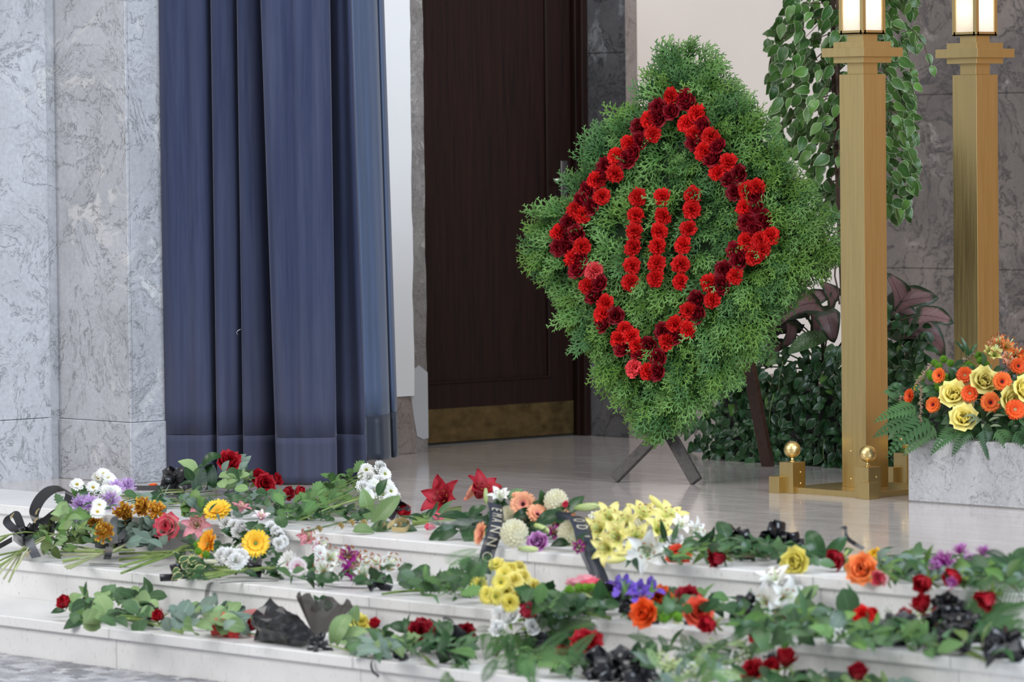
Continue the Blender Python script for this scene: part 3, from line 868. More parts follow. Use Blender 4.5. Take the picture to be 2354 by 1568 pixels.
# left wall of grey marble: base course, tall panels, a groove before the pilaster
wl = core('wall_left', (XL - 0.5, -5.0, -0.60), (XL - 0.022, -0.30, 3.4), M['marble'])
for a, b in ((-5.0, -3.4), (-3.4, -2.1), (-2.1, -0.852)):
    slab(wl, 'stone_panel', (XL - 0.022, a + J, 0.2365), (XL, b - J, 2.35), M['marble'], 0.002)
    slab(wl, 'stone_panel', (XL - 0.022, a + J, 2.3525), (XL, b - J, 3.4), M['marble'], 0.002)
    slab(wl, 'base_course', (XL - 0.022, a + J, -0.40), (XL + 0.004, b - J, 0.2345), M['marble'], 0.003)
pi = core('pillar_1', (XL - 0.2, -0.785, -0.01), (-1.277, -0.25, 3.4), M['marble'], 'grey marble pilaster beside the blue curtain')
slab(pi, 'plinth', (XL - 0.06, -0.806, 0.0), (-1.254, -0.26, 0.2290), M['marble'], 0.003)
slab(pi, 'stone_panel', (XL - 0.05, -0.800, 0.2305), (-1.262, -0.786, 2.35), M['marble'], 0.002)
slab(pi, 'stone_panel', (-1.276, -0.7855, 0.2305), (-1.262, -0.26, 2.35), M['marble'], 0.0015)
slab(pi, 'stone_panel', (XL - 0.05, -0.800, 2.3525), (-1.262, -0.786, 3.4), M['marble'], 0.002)
slab(pi, 'stone_panel', (-1.276, -0.7855, 2.3525), (-1.262, -0.26, 3.4), M['marble'], 0.0015)
# wall behind the curtain: white plaster over a stone base, stone door jamb with a chipped edge
wd = core('wall_door', (XW - 0.4, -0.30, -0.02), (XW - 0.02, 0.965, 3.4), M['stone_brown'])
def chipped(name, ys_, zs, x0, x1, mt, amp, side):
    """upright slab whose one edge wavers like broken plaster"""
    b = MB(); n = 46; R = random.Random(5)
    yA, yB_ = ys_
    rows = []
    for i in range(n + 1):
        z = zs[0] + (zs[1] - zs[0]) * i / n
        w = R.uniform(-amp, amp) + amp * 0.8 * math.sin(i * 0.9)
        ya, yb = (yA, yB_ + w) if side > 0 else (yA + w, yB_)
        rows.append([(x0, ya, z), (x1, ya, z), (x1, yb, z), (x0, yb, z)])
    b.grid(rows, [[(0, 0)] * 4 for _ in rows], 0, True)
    k = len(b.v); b.face((3, 2, 1, 0)); b.face((k - 4, k - 3, k - 2, k - 1))
    return b.mesh(name, [mt], False)
link('white_plaster', chipped('white_plaster', (-0.30, 0.964), (0.237, 3.4), XW - 0.02, XW + 0.012, M['white'], 0.0025, 1), wd)
slab(wd, 'base_course', (XW - 0.02, -0.30, 0.0), (XW + 0.002, 0.985, 0.235), M['stone_brown'], 0.003)
jamb = struct('trim_1', chipped('door_jamb_stone', (0.966, 1.045), (0.0, 3.4), XW - 0.40, XW, M['stone_jamb'], 0.0022, 1), None, 'rough stone jamb between white wall and dark door')
b = MB()                              # cement repair low on the jamb
pts = [(0.955, 0.235), (0.962, 0.34), (1.0, 0.36), (1.046, 0.33), (1.047, 0.06), (1.02, 0.055), (0.985, 0.07), (0.968, 0.15)]
k = len(pts)
for x in (XW - 0.004, XW + 0.004):
    for p in pts: b.vert((x, p[0], p[1]))
b.face(tuple(range(k, 2 * k))); 
for i in range(k): b.face((i, (i + 1) % k, k + (i + 1) % k, k + i))
link('cement_patch', b.mesh('cement_patch', [M['patch']], False), jamb)
# door: leaf with a framed panel, brass kick plate, lever handle
XD = -1.968
dr = struct('door_1', box_mesh('door_leaf', (XD - 0.045, 1.17, 0.008), (XD - 0.012, 2.158, 2.6), M['door']), None, 'dark stained wooden door with a tarnished brass kick plate')
slab(dr, 'lock_stile', (XD - 0.014, 2.025, 0.008), (XD, 2.158, 2.6), M['door'], 0.002)
slab(dr, 'hinge_stile', (XD - 0.014, 1.17, 0.008), (XD, 1.24, 2.6), M['door'], 0.002)
slab(dr, 'bottom_rail', (XD - 0.014, 1.24, 0.008), (XD, 2.025, 0.255), M['door'], 0.002)
for nm, lo, hi in (('panel_moulding', (XD - 0.012, 2.012, 0.255), (XD + 0.004, 2.026, 2.6)), ('panel_moulding', (XD - 0.012, 1.24, 0.253), (XD + 0.004, 2.012, 0.267))):
    slab(dr, nm, lo, hi, M['door'], 0.005)
kp = slab(dr, 'kick_plate', (XD - 0.002, 1.18, 0.010), (XD + 0.003, 2.155, 0.152), M['kick'], 0.001)
nail = MB(); nail.lathe([(0.0, 0.0022), (0.0028, 0.0015), (0.0036, 0.0)], 8, 0, Matrix.Rotation(math.pi / 2, 4, 'Y')); nail = nail.mesh('nail', [M['kick']])
for k in range(7):
    for z in (0.022, 0.140): link('nail', nail, kp, Matrix.Translation((XD + 0.003, 1.38 + k * 0.125, z)))
hd = slab(dr, 'handle_plate', (XD, 2.092, 0.985), (XD + 0.007, 2.132, 1.190), M['steel'], 0.002)
b = MB(); b.tube([(XD + 0.006, 2.112, 1.110), (XD + 0.045, 2.112, 1.110), (XD + 0.052, 2.100, 1.110), (XD + 0.052, 2.05, 1.108), (XD + 0.05, 2.005, 1.106)], [0.009, 0.009, 0.0095, 0.009, 0.007], 10)
link('lever_handle', b.mesh('lever_handle', [M['steel']]), dr)
fr = core('trim_2', (XD - 0.05, 2.160, 0.0), (-1.925, 2.196, 3.0), M['door'], 'dark wooden door frame on the lock side')
slab(fr, 'frame_bead', (-1.925, 2.163, 0.0), (-1.900, 2.196, 3.0), M['door'], 0.004)
slab(fr, 'frame_bead', (-1.95, 2.152, 0.0), (-1.93, 2.160, 3.0), M['door'], 0.003)
core('door_light_block', (-2.4, 0.9, -0.02), (-2.05, 2.5, 3.4), M['trough'])  # added dark block that stops light leaking in under the door
slab(dr, 'door_gap_strip', (XD - 0.08, 1.045, 0.0), (XD - 0.001, 2.158, 0.007), M['trough'])  # dark strip standing for the shaded gap below the leaf
# wall to the right of the door
wr = core('wall_side', (XW - 0.4, 2.206, -0.02), (XW - 0.010, YB + 0.3, 3.4), M['stone_brown'])
for a, c in ((0.0, 0.236), (0.237, 0.94), (0.941, 1.33), (1.331, 1.65), (1.651, 3.4)):
    slab(wr, 'reveal_stone', (-1.90, 2.197, a + J), (XW - 0.0005, 2.207, c - J), M['marble_reveal'], 0.001)
slab(wr, 'edge_stone', (XW - 0.010, 2.1975, 0.237), (XW, 2.266, 3.4), M['stone_brown'], 0.001)
slab(wr, 'cream_plaster', (XW - 0.010, 2.268, 0.237), (XW - 0.002, YB - 0.001, 3.4), M['cream'])
slab(wr, 'base_course', (XW - 0.010, 2.1975, 0.0), (XW + 0.003, YB - 0.001, 0.236), M['stone_brown'], 0.002)
# back wall of dark marble; unseen wood panels added to warm the brass reflections
z1 = on_y(2120, 617, YB).z; z2 = on_y(2120, 218, YB).z
wb = core('wall_back', (XW - 0.3, YB + 0.012, -0.02), (7.0, YB + 0.3, 3.4), M['marble_dark'])
zz = [0.0, z1, z2, z2 + (z2 - z1), 3.4]; xx = [XW - 0.01, -0.55, 0.75, 2.05, 3.35, 4.65, 5.95, 7.0]
for i in range(len(xx) - 1):
    for k in range(4):
        slab(wb, 'stone_panel' if i < 2 else 'reflector_panel', (xx[i] + J, YB, zz[k] + J), (xx[i + 1] - J, YB + 0.013, zz[k + 1] - J), M['marble_dark' if i < 2 else 'reflector_wood'], 0.0015)
# ---------------------------------------------------------------- curtain
def curtain():
    root = thing('velvet_curtain', 'dusty blue velvet curtain hanging in deep folds to the floor', 'curtain', on_z(640, 1113, 0))
    # plan of the folds: picture x at the top, picture x at the floor, depth from the photographer
    fold = [(371, 370, 16.86), (378, 377, 16.79), (400, 398, 16.745), (432, 430, 16.76), (455, 455, 16.735), (480, 482, 16.75), (496, 497, 16.80), (503, 505, 16.88), (503, 505, 16.92), (498, 499, 16.86), (495.5, 496.5, 16.76), (500, 500, 16.715),
            (515, 516, 16.705), (540, 540, 16.715), (555, 557, 16.76), (564, 566, 16.86), (560, 562, 16.82), (555.5, 557.0, 16.72), (560, 561, 16.675), (578, 585, 16.665), (600, 612, 16.68), (612, 632, 16.74), (619, 643, 16.82), (613, 639, 16.72),
            (607.5, 633.5, 16.57), (613, 638, 16.525), (640, 660, 16.505), (672, 680, 16.53), (690, 700, 16.515), (720, 726, 16.525), (748, 752, 16.515), (762, 765, 16.52), (766.5, 770, 16.55), (766, 769, 16.66), (764, 767, 16.75), (772, 775, 16.74), (784, 790, 16.70),
            (798, 808, 16.69), (808, 828, 16.665), (813, 837, 16.68), (814, 839.5, 16.73), (808, 835, 16.95)]
    def sheet(name, pl, ztop, zbot, mats, hem=None, n=26, flare=0.0):
        b = MB(); P = []; U = []
        for i in range(n + 1):
            t = i / n; z = ztop + (zbot - ztop) * t
            row = []; ur = []
            for j, (xt, xb, dep) in enumerate(pl):
                q = (2.0 - z) / 2.0
                q = max(0.0, min(1.0, q))
                px = xt + (xb - xt) * q
                dd = dep + 0.012 * math.sin(2.3 * z + j * 0.35) * q
                d = ray(px, 784.0) / FPX * dd
                lift = 0.004 * math.sin(j * 0.21) * (t ** 6)
                row.append((CAM.x + d.x, CAM.y + d.y, z + lift)); ur.append((j / len(pl), t))
            P.append(row); U.append(ur)
        b.grid(P, U)
        o = link(name, b.mesh(name, mats), root)
        md = o.modifiers.new('thickness', 'SOLIDIFY'); md.thickness = 0.004; md.offset = 0
        return o
    # smooth the plan by inserting midpoints on a curve
    def dense(pl):
        out = []
        for i in range(len(pl) - 1):
            p0 = pl[max(0, i - 1)]; p1 = pl[i]; p2 = pl[i + 1]; p3 = pl[min(len(pl) - 1, i + 2)]
            for k in range(3):
                t = k / 3
                out.append(tuple(0.5 * ((2 * p1[c]) + (-p0[c] + p2[c]) * t + (2 * p0[c] - 5 * p1[c] + 4 * p2[c] - p3[c]) * t * t + (-p0[c] + 3 * p1[c] - 3 * p2[c] + p3[c]) * t ** 3) for c in range(3)))
        out.append(pl[-1]); return out
    df = dense(fold)
    sheet('velvet_folds', df, 2.9, 0.175, [M['velvet']])
    hm = sheet('hem_band', [(a, c, d - 0.0012) for a, c, d in df], 0.1765, 0.010, [M['velvet']], n=6)
    lin = [(812, 836, 16.96), (816, 841, 16.95), (824, 850, 16.97), (834, 862, 17.0), (846, 876, 17.02), (858, 886, 17.06), (868, 893, 17.10), (873, 896, 17.20), (875, 898, 17.22), (880, 903, 17.20), (886.5, 911, 17.24), (889, 913, 17.32)]
    dl = dense(lin)
    lo_ = sheet('lining', dl, 2.9, 0.225, [M['lining']])
    sheet('lining_hem', [(a, c, d - 0.004) for a, c, d in dl], 0.228, 0.055, [M['lining_hem']], n=6)
    # loose pulled thread
    p = [at_depth(546, 770, 16.70), at_depth(544, 764, 16.695), at_depth(547, 760, 16.69), at_depth(553, 757, 16.69)]
    b = MB(); b.tube(p, 0.0008, 4); link('loose_thread', b.mesh('loose_thread', [M['white']]), root)
curtain()

# ---------------------------------------------------------------- brass lamp posts
def lamp_post(cx, cy, label, full):
    root = thing('brass_lamp_post', label, 'lamp post', (cx, cy, 0), 'square brass lamp posts')
    T = Matrix.Translation((cx, cy, 0))
    def bx(name, h, z0, z1, mt=M['brass'], par=None, off=(0, 0), bev=0.0007):
        return link(name, box_mesh(name, (-h + off[0], -h + off[1], z0), (h + off[0], h + off[1], z1), mt, bev), par or root, T)
    bx('base_plate', 0.203, 0.0, 0.021)
    zt = 1.4975
    bx('post_shaft', 0.0585, 0.021, zt)
    bx('collar_neck', 0.0385, zt, zt + 0.046)
    bx('collar_step', 0.073, zt + 0.040, zt + 0.062)
    bx('collar_plate', 0.1025, zt + 0.0615, zt + 0.094)
    bx('collar_step', 0.073, zt + 0.0935, zt + 0.116)
    bx('lantern_neck', 0.0385, zt + 0.116, zt + 0.142)
    z0 = zt + 0.142; hh = 0.0585
    lan = bx('lantern_floor', hh, z0, z0 + 0.006)
    for sx in (-1, 1):
        for sy in (-1, 1):
            link('lantern_corner', box_mesh('lantern_corner', (sx * hh - (0.015 if sx > 0 else 0), sy * hh - (0.015 if sy > 0 else 0), z0), (sx * hh + (0.015 if sx < 0 else 0), sy * hh + (0.015 if sy < 0 else 0), z0 + 0.36), M['brass']), root, T)
    for ax in (0, 1):
        for s in (-1, 1):
            c = s * (hh - 0.0065)
            lo = [-hh + 0.007, -hh + 0.007, z0 + 0.013]; hi = [hh - 0.007, hh - 0.007, z0 + 0.35]
            lo[ax] = c - 0.0015; hi[ax] = c + 0.0015
            link('lantern_pane', box_mesh('lantern_pane', lo, hi, M['lamp_glass']), root, T)
            lo = [-hh + 0.007, -hh + 0.007, z0]; hi = [hh - 0.007, hh - 0.007, z0 + 0.014]
            lo[ax] = s * hh - (0.006 if s > 0 else 0); hi[ax] = s * hh + (0.006 if s < 0 else 0)
            link('lantern_rail', box_mesh('lantern_rail', lo, hi, M['brass']), root, T)
    bx('lantern_roof', hh + 0.008, z0 + 0.36, z0 + 0.375)
    ld = bpy.data.lights.new('lantern_bulb', 'POINT'); ld.energy = 0.30; ld.color = (1.0, 0.84, 0.60); ld.shadow_soft_size = 0.012
    lb = link('lantern_bulb', ld, root, Matrix.Translation((cx, cy, z0 + 0.10)))
    a = 0.1845
    ball = MB()
    n = 24; prof = [(0.0305 * math.sin(math.pi * i / 14), 0.0305 * -math.cos(math.pi * i / 14)) for i in range(15)]
    # ball turned with shallow upright flutes
    bb = MB(); bb.lathe(prof, 28); 
    ballm = bb.mesh('ball', [M['brass_ball']])
    nk = MB(); nk.lathe([(0.0, 0.0), (0.010, 0.0), (0.010, 0.003), (0.0058, 0.004), (0.0058, 0.014)], 12); nkm = nk.mesh('ball_neck', [M['brass_ball']])
    sc_ = MB(); sc_.lathe([(0.0, 0.0025), (0.003, 0.002), (0.004, 0.0)], 10); scm = sc_.mesh('screw', [M['brass_ball']])
    for sx in (-1, 1):
        for sy in (-1, 1):
            if not full and not (sx < 0 and sy < 0): continue
            ox, oy = sx * a, sy * a
            fb = bx('foot_block', 0.033, 0.0005, 0.111, off=(ox, oy))
            bx('toe_block', 0.025, 0.0002, 0.060, par=fb, off=(ox + sx * 0.035, oy + sy * 0.035))
            q = T @ Matrix.Translation((ox, oy, 0.111))
            link('ball_neck', nkm, fb, q)
            link('ball', ballm, fb, q @ Matrix.Translation((0, 0, 0.045)))
            for z in (0.035, 0.075):
                link('screw', scm, fb, T @ Matrix.Translation((ox + 0.033, oy + 0.008, z)) @ Matrix.Rotation(math.pi / 2, 4, 'Y'))
    if full:
        for px_, z in ((-0.012, 0.150), (-0.012, 0.05)):
            link('screw', scm, root, T @ Matrix.Translation((-0.004 + px_, -0.0585, z)) @ Matrix.Rotation(math.pi / 2, 4, 'X'))
lamp_post(1.14, 0.664, 'tall square brass lamp post standing nearest to the evergreen wreath', True)
lamp_post(1.14, 1.268, 'brass lamp post half hidden behind the orange and yellow arrangement', False)

# ---------------------------------------------------------------- marble block with the arrangement on it
blk = thing('marble_block', 'low grey marble block under the orange and yellow flowers', 'stone block', (2.1, 0.75, 0))
link('block_body', box_mesh('block_body', (1.541, 0.448, 0.0), (2.75, 1.0, 0.2245), M['stone_block'], 0.006), blk)

# ---------------------------------------------------------------- easel and wreath
N_W = Vector((0.308, -0.951, 0.0)).normalized()        # where the wreath faces
E_W = Vector((0.951, 0.308, 0.0)).normalized()
LEAN = math.radians(12.0)
V_W = (UPW * math.cos(LEAN) - N_W * math.sin(LEAN)).normalized()
F_W = E_W.cross(V_W)
if F_W.dot(N_W) < 0: F_W = -F_W
MID = Vector((0.272, 0.447, 0.0))
P_W = MID + N_W * 0.125
def on_plane(px, py, off):
    d = ray(px, py); p0 = P_W + F_W * off
    return CAM + d * ((p0 - CAM).dot(F_W) / d.dot(F_W))
def easel():
    root = thing('wooden_easel', 'dark wooden tripod easel with crossed legs carrying the wreath', 'easel', MID)
    def bar(name, p, q, w, t, mt, nrm):
        d = (q - p); L = d.length
        m = Matrix.Translation(p) @ frame(d, nrm)
        return link(name, box_mesh(name, (-w / 2, 0, -t / 2), (w / 2, L, t / 2), mt, 0.002), root, m)
    off = -0.125
    a = on_plane(1404, 1110, off); a.z = 0.0; b_ = on_plane(1512, 1000, off); d = (b_ - a).normalized()
    bar('crossed_leg', a + d * 0.02, a + d * 0.95, 0.040, 0.022, M['easel'], F_W)
    a2 = on_plane(1600, 1116, off); a2.z = 0.0; b2 = on_plane(1527, 985, off); d2 = (b2 - a2).normalized()
    bar('crossed_leg', a2 + d2 * 0.02 - F_W * 0.024, a2 + d2 * 0.95 - F_W * 0.024, 0.046, 0.022, M['easel'], F_W)
    foot = on_z(1766, 1072, 0.0); top = on_plane(1650, 470, -0.15)
    bar('rear_leg', foot, top, 0.046, 0.030, M['easel_brown'], N_W)
    bar('crossbar', on_plane(1380, 640, -0.14), on_plane(1700, 700, -0.14), 0.035, 0.02, M['easel'], F_W)
    bar('upright', on_plane(1505, 880, -0.14), on_plane(1570, 260, -0.14), 0.035, 0.02, M['easel'], F_W)
easel()

OUT = [(1580, 92), (1612, 104), (1640, 128), (1668, 180), (1705, 235), (1748, 285), (1790, 345), (1820, 395), (1862, 445), (1888, 505), (1918, 558), (1890, 615), (1840, 640), (1795, 690), (1755, 745), (1738, 805), (1700, 835), (1650, 890), (1600, 925),
       (1565, 965), (1520, 995), (1485, 1005), (1450, 965), (1425, 915), (1380, 865), (1340, 800), (1305, 745), (1270, 695), (1240, 630), (1202, 575), (1218, 522), (1255, 478), (1295, 425), (1345, 350), (1372, 295), (1432, 250), (1470, 195), (1500, 150), (1530, 108)]
def wreath():
    root = thing('evergreen_wreath', 'large diamond-shaped evergreen wreath with three red flower bars', 'wreath', on_plane(1500, 985, -0.05))
    def loc(px, py, off=0.0):
        p = on_plane(px, py, off) - P_W
        return p.dot(E_W), p.dot(V_W)
    o2 = [loc(*p) for p in OUT]
    cu = sum(p[0] for p in o2) / len(o2); cv = sum(p[1] for p in o2) / len(o2)
    def W(u, v, w): return P_W + E_W * u + V_W * v + F_W * w
    def inset(k): return [(cu + (u - cu) * k, cv + (v - cv) * k) for u, v in o2]
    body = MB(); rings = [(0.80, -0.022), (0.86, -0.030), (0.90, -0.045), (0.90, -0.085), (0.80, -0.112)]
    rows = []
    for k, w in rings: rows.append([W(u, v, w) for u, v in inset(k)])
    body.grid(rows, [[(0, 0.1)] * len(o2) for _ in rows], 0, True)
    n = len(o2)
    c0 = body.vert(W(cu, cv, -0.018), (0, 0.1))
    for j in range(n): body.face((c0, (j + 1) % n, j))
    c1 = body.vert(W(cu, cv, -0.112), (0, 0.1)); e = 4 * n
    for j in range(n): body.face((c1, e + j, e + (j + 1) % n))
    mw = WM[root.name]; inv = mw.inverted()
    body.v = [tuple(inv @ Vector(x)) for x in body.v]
    link('wreath_body', body.mesh('wreath_body', [LM['gap_shade']]), root, mw)
    # evergreen sprays
    poly = inset(0.885)
    def inside(u, v):
        c = False; j = len(poly) - 1
        for i in range(len(poly)):
            if ((poly[i][1] > v) != (poly[j][1] > v)) and u < (poly[j][0] - poly[i][0]) * (v - poly[i][1]) / (poly[j][1] - poly[i][1]) + poly[i][0]: c = not c
            j = i
        return c
    gens = [g_cedar(random.Random(60 + k)) for k in range(4)]
    meshes = [[g.mesh('cedar_sprig', [LM['cedar']]) for g in gens], [g.mesh('cedar_sprig', [LM['cedar_under']]) for g in gens], [g.mesh('cedar_sprig', [LM['cedar_shade']]) for g in gens]]
    u0 = min(p[0] for p in o2); u1 = max(p[0] for p in o2); v0 = min(p[1] for p in o2); v1 = max(p[1] for p in o2)
    spots = []
    R = random.Random(3)
    tries = 0
    # tufts: each a fan of sprays sharing one direction, laid like thatch
    nt = 0
    cells = [(u0 + (i + .5 * (j % 2)) * 0.054, v0 + j * 0.048) for i in range(40) for j in range(40)]
    for u, v in cells:
        u += R.uniform(-.016, .016); v += R.uniform(-.014, .014)
        if not inside(u, v): continue
        nt += 1
        a = math.atan2(v - cv, u - cu); f = min(1.0, math.hypot(u - cu, v - cv) / 0.45)
        dx = math.cos(a) * (0.25 + 0.9 * f) + R.gauss(0, .45); dy = math.sin(a) * (0.25 + 0.9 * f) - 0.45 + R.gauss(0, .45)
        ba = math.atan2(dy, dx); tint = R.random(); lift = R.uniform(-.014, .020)
        for k in range(5):
            aa = ba + R.gauss(0, .42); out = R.uniform(0.20, 0.85) if k < 3 else R.uniform(-.05, .3)
            s = R.uniform(0.070, 0.115)
            d = (E_W * math.cos(aa) + V_W * math.sin(aa)) * math.cos(out) + F_W * math.sin(out)
            p = W(u + R.gauss(0, .016), v + R.gauss(0, .016), -0.030 + lift + (0.012 if k < 3 else 0))
            spots.append((out + R.random() * .3, p, d, F_W + E_W * R.gauss(0, .35) + V_W * R.gauss(0.25, .35), s, tint))
    # edge sprays all round the rim, front to back
    for i in range(n):
        (ua, va), (ub, vb) = o2[i], o2[(i + 1) % n]
        L = math.hypot(ub - ua, vb - va); k = max(3, int(L / 0.0125))
        for q in range(k):
            t = (q + R.random()) / k; u = ua + (ub - ua) * t; v = va + (vb - va) * t
            nu = (vb - va) / L; nv = -(ub - ua) / L
            if nu * (u - cu) + nv * (v - cv) < 0: nu, nv = -nu, -nv
            w = R.choice((0.0, -0.02, -0.045, -0.075, -0.10))
            s = R.uniform(0.07, 0.105)
            d = (E_W * (nu + R.gauss(0, .35)) + V_W * (nv - 0.18 + R.gauss(0, .35)) + F_W * R.uniform(-.25, .45)).normalized()
            p = W(u - nu * s * 0.85, v - nv * s * 0.85, w)
            spots.append((0.9 + 0.1 * R.random() if w == 0 else 0.5 * R.random(), p, d, F_W * 1.0 + E_W * nu * 0.8 + V_W * nv * 0.8 + rv(.35), s, R.random()))
    spots.sort(key=lambda x: -x[0])
    rest = []
    for k, (ly, p, d, nr, s, tint) in enumerate(spots):
        mm = place(p, frame(d, nr), s); q = 0 if tint < .45 else 1 if tint < .72 else 2  # random tint per tuft; light and dark shading patches come from the colour
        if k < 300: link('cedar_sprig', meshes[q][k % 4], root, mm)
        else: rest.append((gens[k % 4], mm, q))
    join_instances('cedar_sprays', rest, [LM['cedar'], LM['cedar_under'], LM['cedar_shade']], root)
    A_ = "c1155,165 r1290,190 r1310,250 r1055,275 r1160,310 r1050,365 c950,380 c1380,325 c1290,410 r870,450 c985,510 r1450,440 c1360,500 r1380,580 c1510,525 r890,570 c775,590 r1585,635 c1450,660 r830,670 c660,705 r770,745 r1540,745 c1670,760 r575,800 c645,865 c1570,850 r545,905 c475,925 r1780,865 r1690,935 r420,1020 c525,1070 r1740,1035 c1835,1020 r1930,1045 c1925,985 r370,1120 r450,1170 c1815,1170 r1940,1180 c290,1190 c350,1230 r240,1305 r1850,1310 r2010,1270 r1920,1355 c140,1390 r215,1400 r315,1410 c1830,1470 c1950,1460 c2050,1420 c855,1080 c840,1240 c825,1385 c1075,1070 c1080,1240 c1045,1380 c1350,1055 c1335,1185 c1310,1360"
    B_ = "r160,270 c345,265 r230,270 c265,370 r345,380 r330,480 p460,490 c405,615 r525,620 r475,720 c560,770 c545,870 r655,890 r575,970 c735,1010 c680,1100 c790,1075 r735,1205 c845,1160 r965,1150 r880,1230 r1050,1265 p825,1360 c940,1390 r1045,1395 c1120,1120 r1100,1030 r1210,1080 c1190,970 c1305,1015 r1425,890 c1315,845 r1400,740 c1525,745 r1620,610 c1500,590 c1725,530 r1640,480 r1780,395 r1750,300 c1900,350 c1970,290 c815,270 c800,440 c785,590 c1035,260 c1025,420 c1015,555 c1260,250 c1240,430 c1240,580"
    for txt, oy in ((A_, 180.0), (B_, 500.0)):
        for tk in txt.split():
            x, y = tk[1:].split(','); px = 1250 + float(x) / 3.92; py = oy + float(y) / 3.92
            d = (F_W + E_W * R.gauss(0, .16) + V_W * R.gauss(.0, .16)).normalized()
            if tk[0] == 'r':
                me = head_mesh('rose', R.choice(('darkred', 'darkred', 'wine'))); s = R.uniform(0.82, 0.96); h = 0.022; nm = 'rose_head'
            else:
                me = head_mesh('carnation', 'carnation' if tk[0] == 'c' else 'carnation_pink'); s = R.uniform(0.98, 1.12); h = 0.036; nm = 'carnation_head'
            link(nm, me, root, place(on_plane(px, py, h), zrot(d, R.uniform(0, 6)), s))
    # dark ribbon edge showing behind the lower tip
    b = MB(); pts = [on_plane(1582, 942, -0.10), on_plane(1576, 958, -0.11), on_plane(1560, 972, -0.115), on_plane(1540, 978, -0.10)]
    b.strip(pts, [F_W * 0.02] * 4); link('hanging_band', b.mesh('hanging_band', [M['navy']]), root)
wreath()
# ---------------------------------------------------------------- potted plants in the corner
def in_poly(poly, x, y):
    c = False; j = len(poly) - 1
    for i in range(len(poly)):
        if ((poly[i][1] > y) != (poly[j][1] > y)) and x < (poly[j][0] - poly[i][0]) * (y - poly[i][1]) / (poly[j][1] - poly[i][1]) + poly[i][0]: c = not c
        j = i
    return c
def sample(poly, n, R):
    xs_ = [p[0] for p in poly]; ys_ = [p[1] for p in poly]; out = []
    while len(out) < n:
        x, y = R.uniform(min(xs_), max(xs_)), R.uniform(min(ys_), max(ys_))
        if in_poly(poly, x, y): out.append((x, y))
    return out
def ivy_trough():
    R = random.Random(21)
    root = thing('ivy_trough', 'dark trough overgrown with trailing glossy ivy behind the lamp post', 'planter', (0.1, 1.75, 0))
    link('trough_body', box_mesh('trough_body', (-0.47, 1.53, 0.0), (0.82, 2.0, 0.27), M['trough'], 0.01), root)
    link('soil', box_mesh('soil', (-0.44, 1.56, 0.27), (0.80, 1.97, 0.285), M['soil']), root)
    pa = [(1640, 905), (1690, 842), (1745, 806), (1800, 796), (1945, 800), (1945, 1072), (1850, 1070), (1745, 1057), (1650, 1048), (1592, 1022), (1605, 965)]
    pb = [(2035, 690), (2080, 720), (2125, 745), (2140, 800), (2120, 860), (2092, 1000), (2090, 1060), (2035, 1072)]
    k1 = [g for g in (g_leaf(W=0.30, fold=0.2, curl=c) for c in (20, 60))] + [g_big(0.02, 0.40, heart, 0.2, 50, 5, 4)]
    rest = []; cnt = 0
    for poly, n in ((pa, 640), (pb, 210), ([(1945, 800), (2035, 790), (2035, 1072), (1945, 1072)], 150)):
        for i, (x, y) in enumerate(sample(poly, n, R)):
            q = R.random()
            p = on_y(x, y, 1.455 + 0.07 * q)
            if p.z < 0.012: p.z = 0.012 + 0.01 * R.random()
            d = cdir(R.gauss(-0.15, .6), -0.75 + R.gauss(0, .45), R.uniform(0.05, .5)); s = R.uniform(0.034, 0.060)
            if p.z + d.z * s < 0.004: d.z = (0.006 - p.z) / s
            nr = cdir(R.gauss(0, .5), 0.55 + R.gauss(0, .25), 1.0)
            kd = R.random(); var = kd < 0.22
            if q < 0.36 and cnt < 300:
                cnt += 1
                leaf(root, p, d, nr, s, 'heart' if kd > 0.7 else 'oval', 'ivyvar' if var else ('ivy' if kd < 0.93 else 'fresh'))
            else:
                rest.append((k1[i % 3], place(p, frame(d, nr), s), 1 if var else 0))
    join_instances('ivy_foliage', rest, [LM['ivy'], LM['ivyvar']], root)
    for x, y in ((1600, 975), (1606, 1010), (1594, 1018), (1585, 990)):
        p = on_y(x, y, 1.75); leaf(root, p, cdir(-.3, -.6, .3), cdir(0, .4, 1), 0.05, 'heart', 'ivy')
    b = MB(); b.tube([on_y(1625, 985, 1.7), on_y(1606, 985, 1.73), on_y(1596, 1000, 1.75)], 0.0015, 5); link('runner', b.mesh('runner', [LM['stem_dark']]), root)
    for x0, y0_, x1, y1_ in ((1778, 905, 1768, 980), (1800, 830, 1790, 900), (1895, 1010, 1895, 1062)):
        b = MB(); b.tube([on_y(x0, y0_, 1.44), on_y((x0 + x1) / 2 - 3, (y0_ + y1_) / 2, 1.435), on_y(x1, y1_, 1.44)], 0.0012, 4); link('runner', b.mesh('runner', [LM['stem']]), root)
ivy_trough()
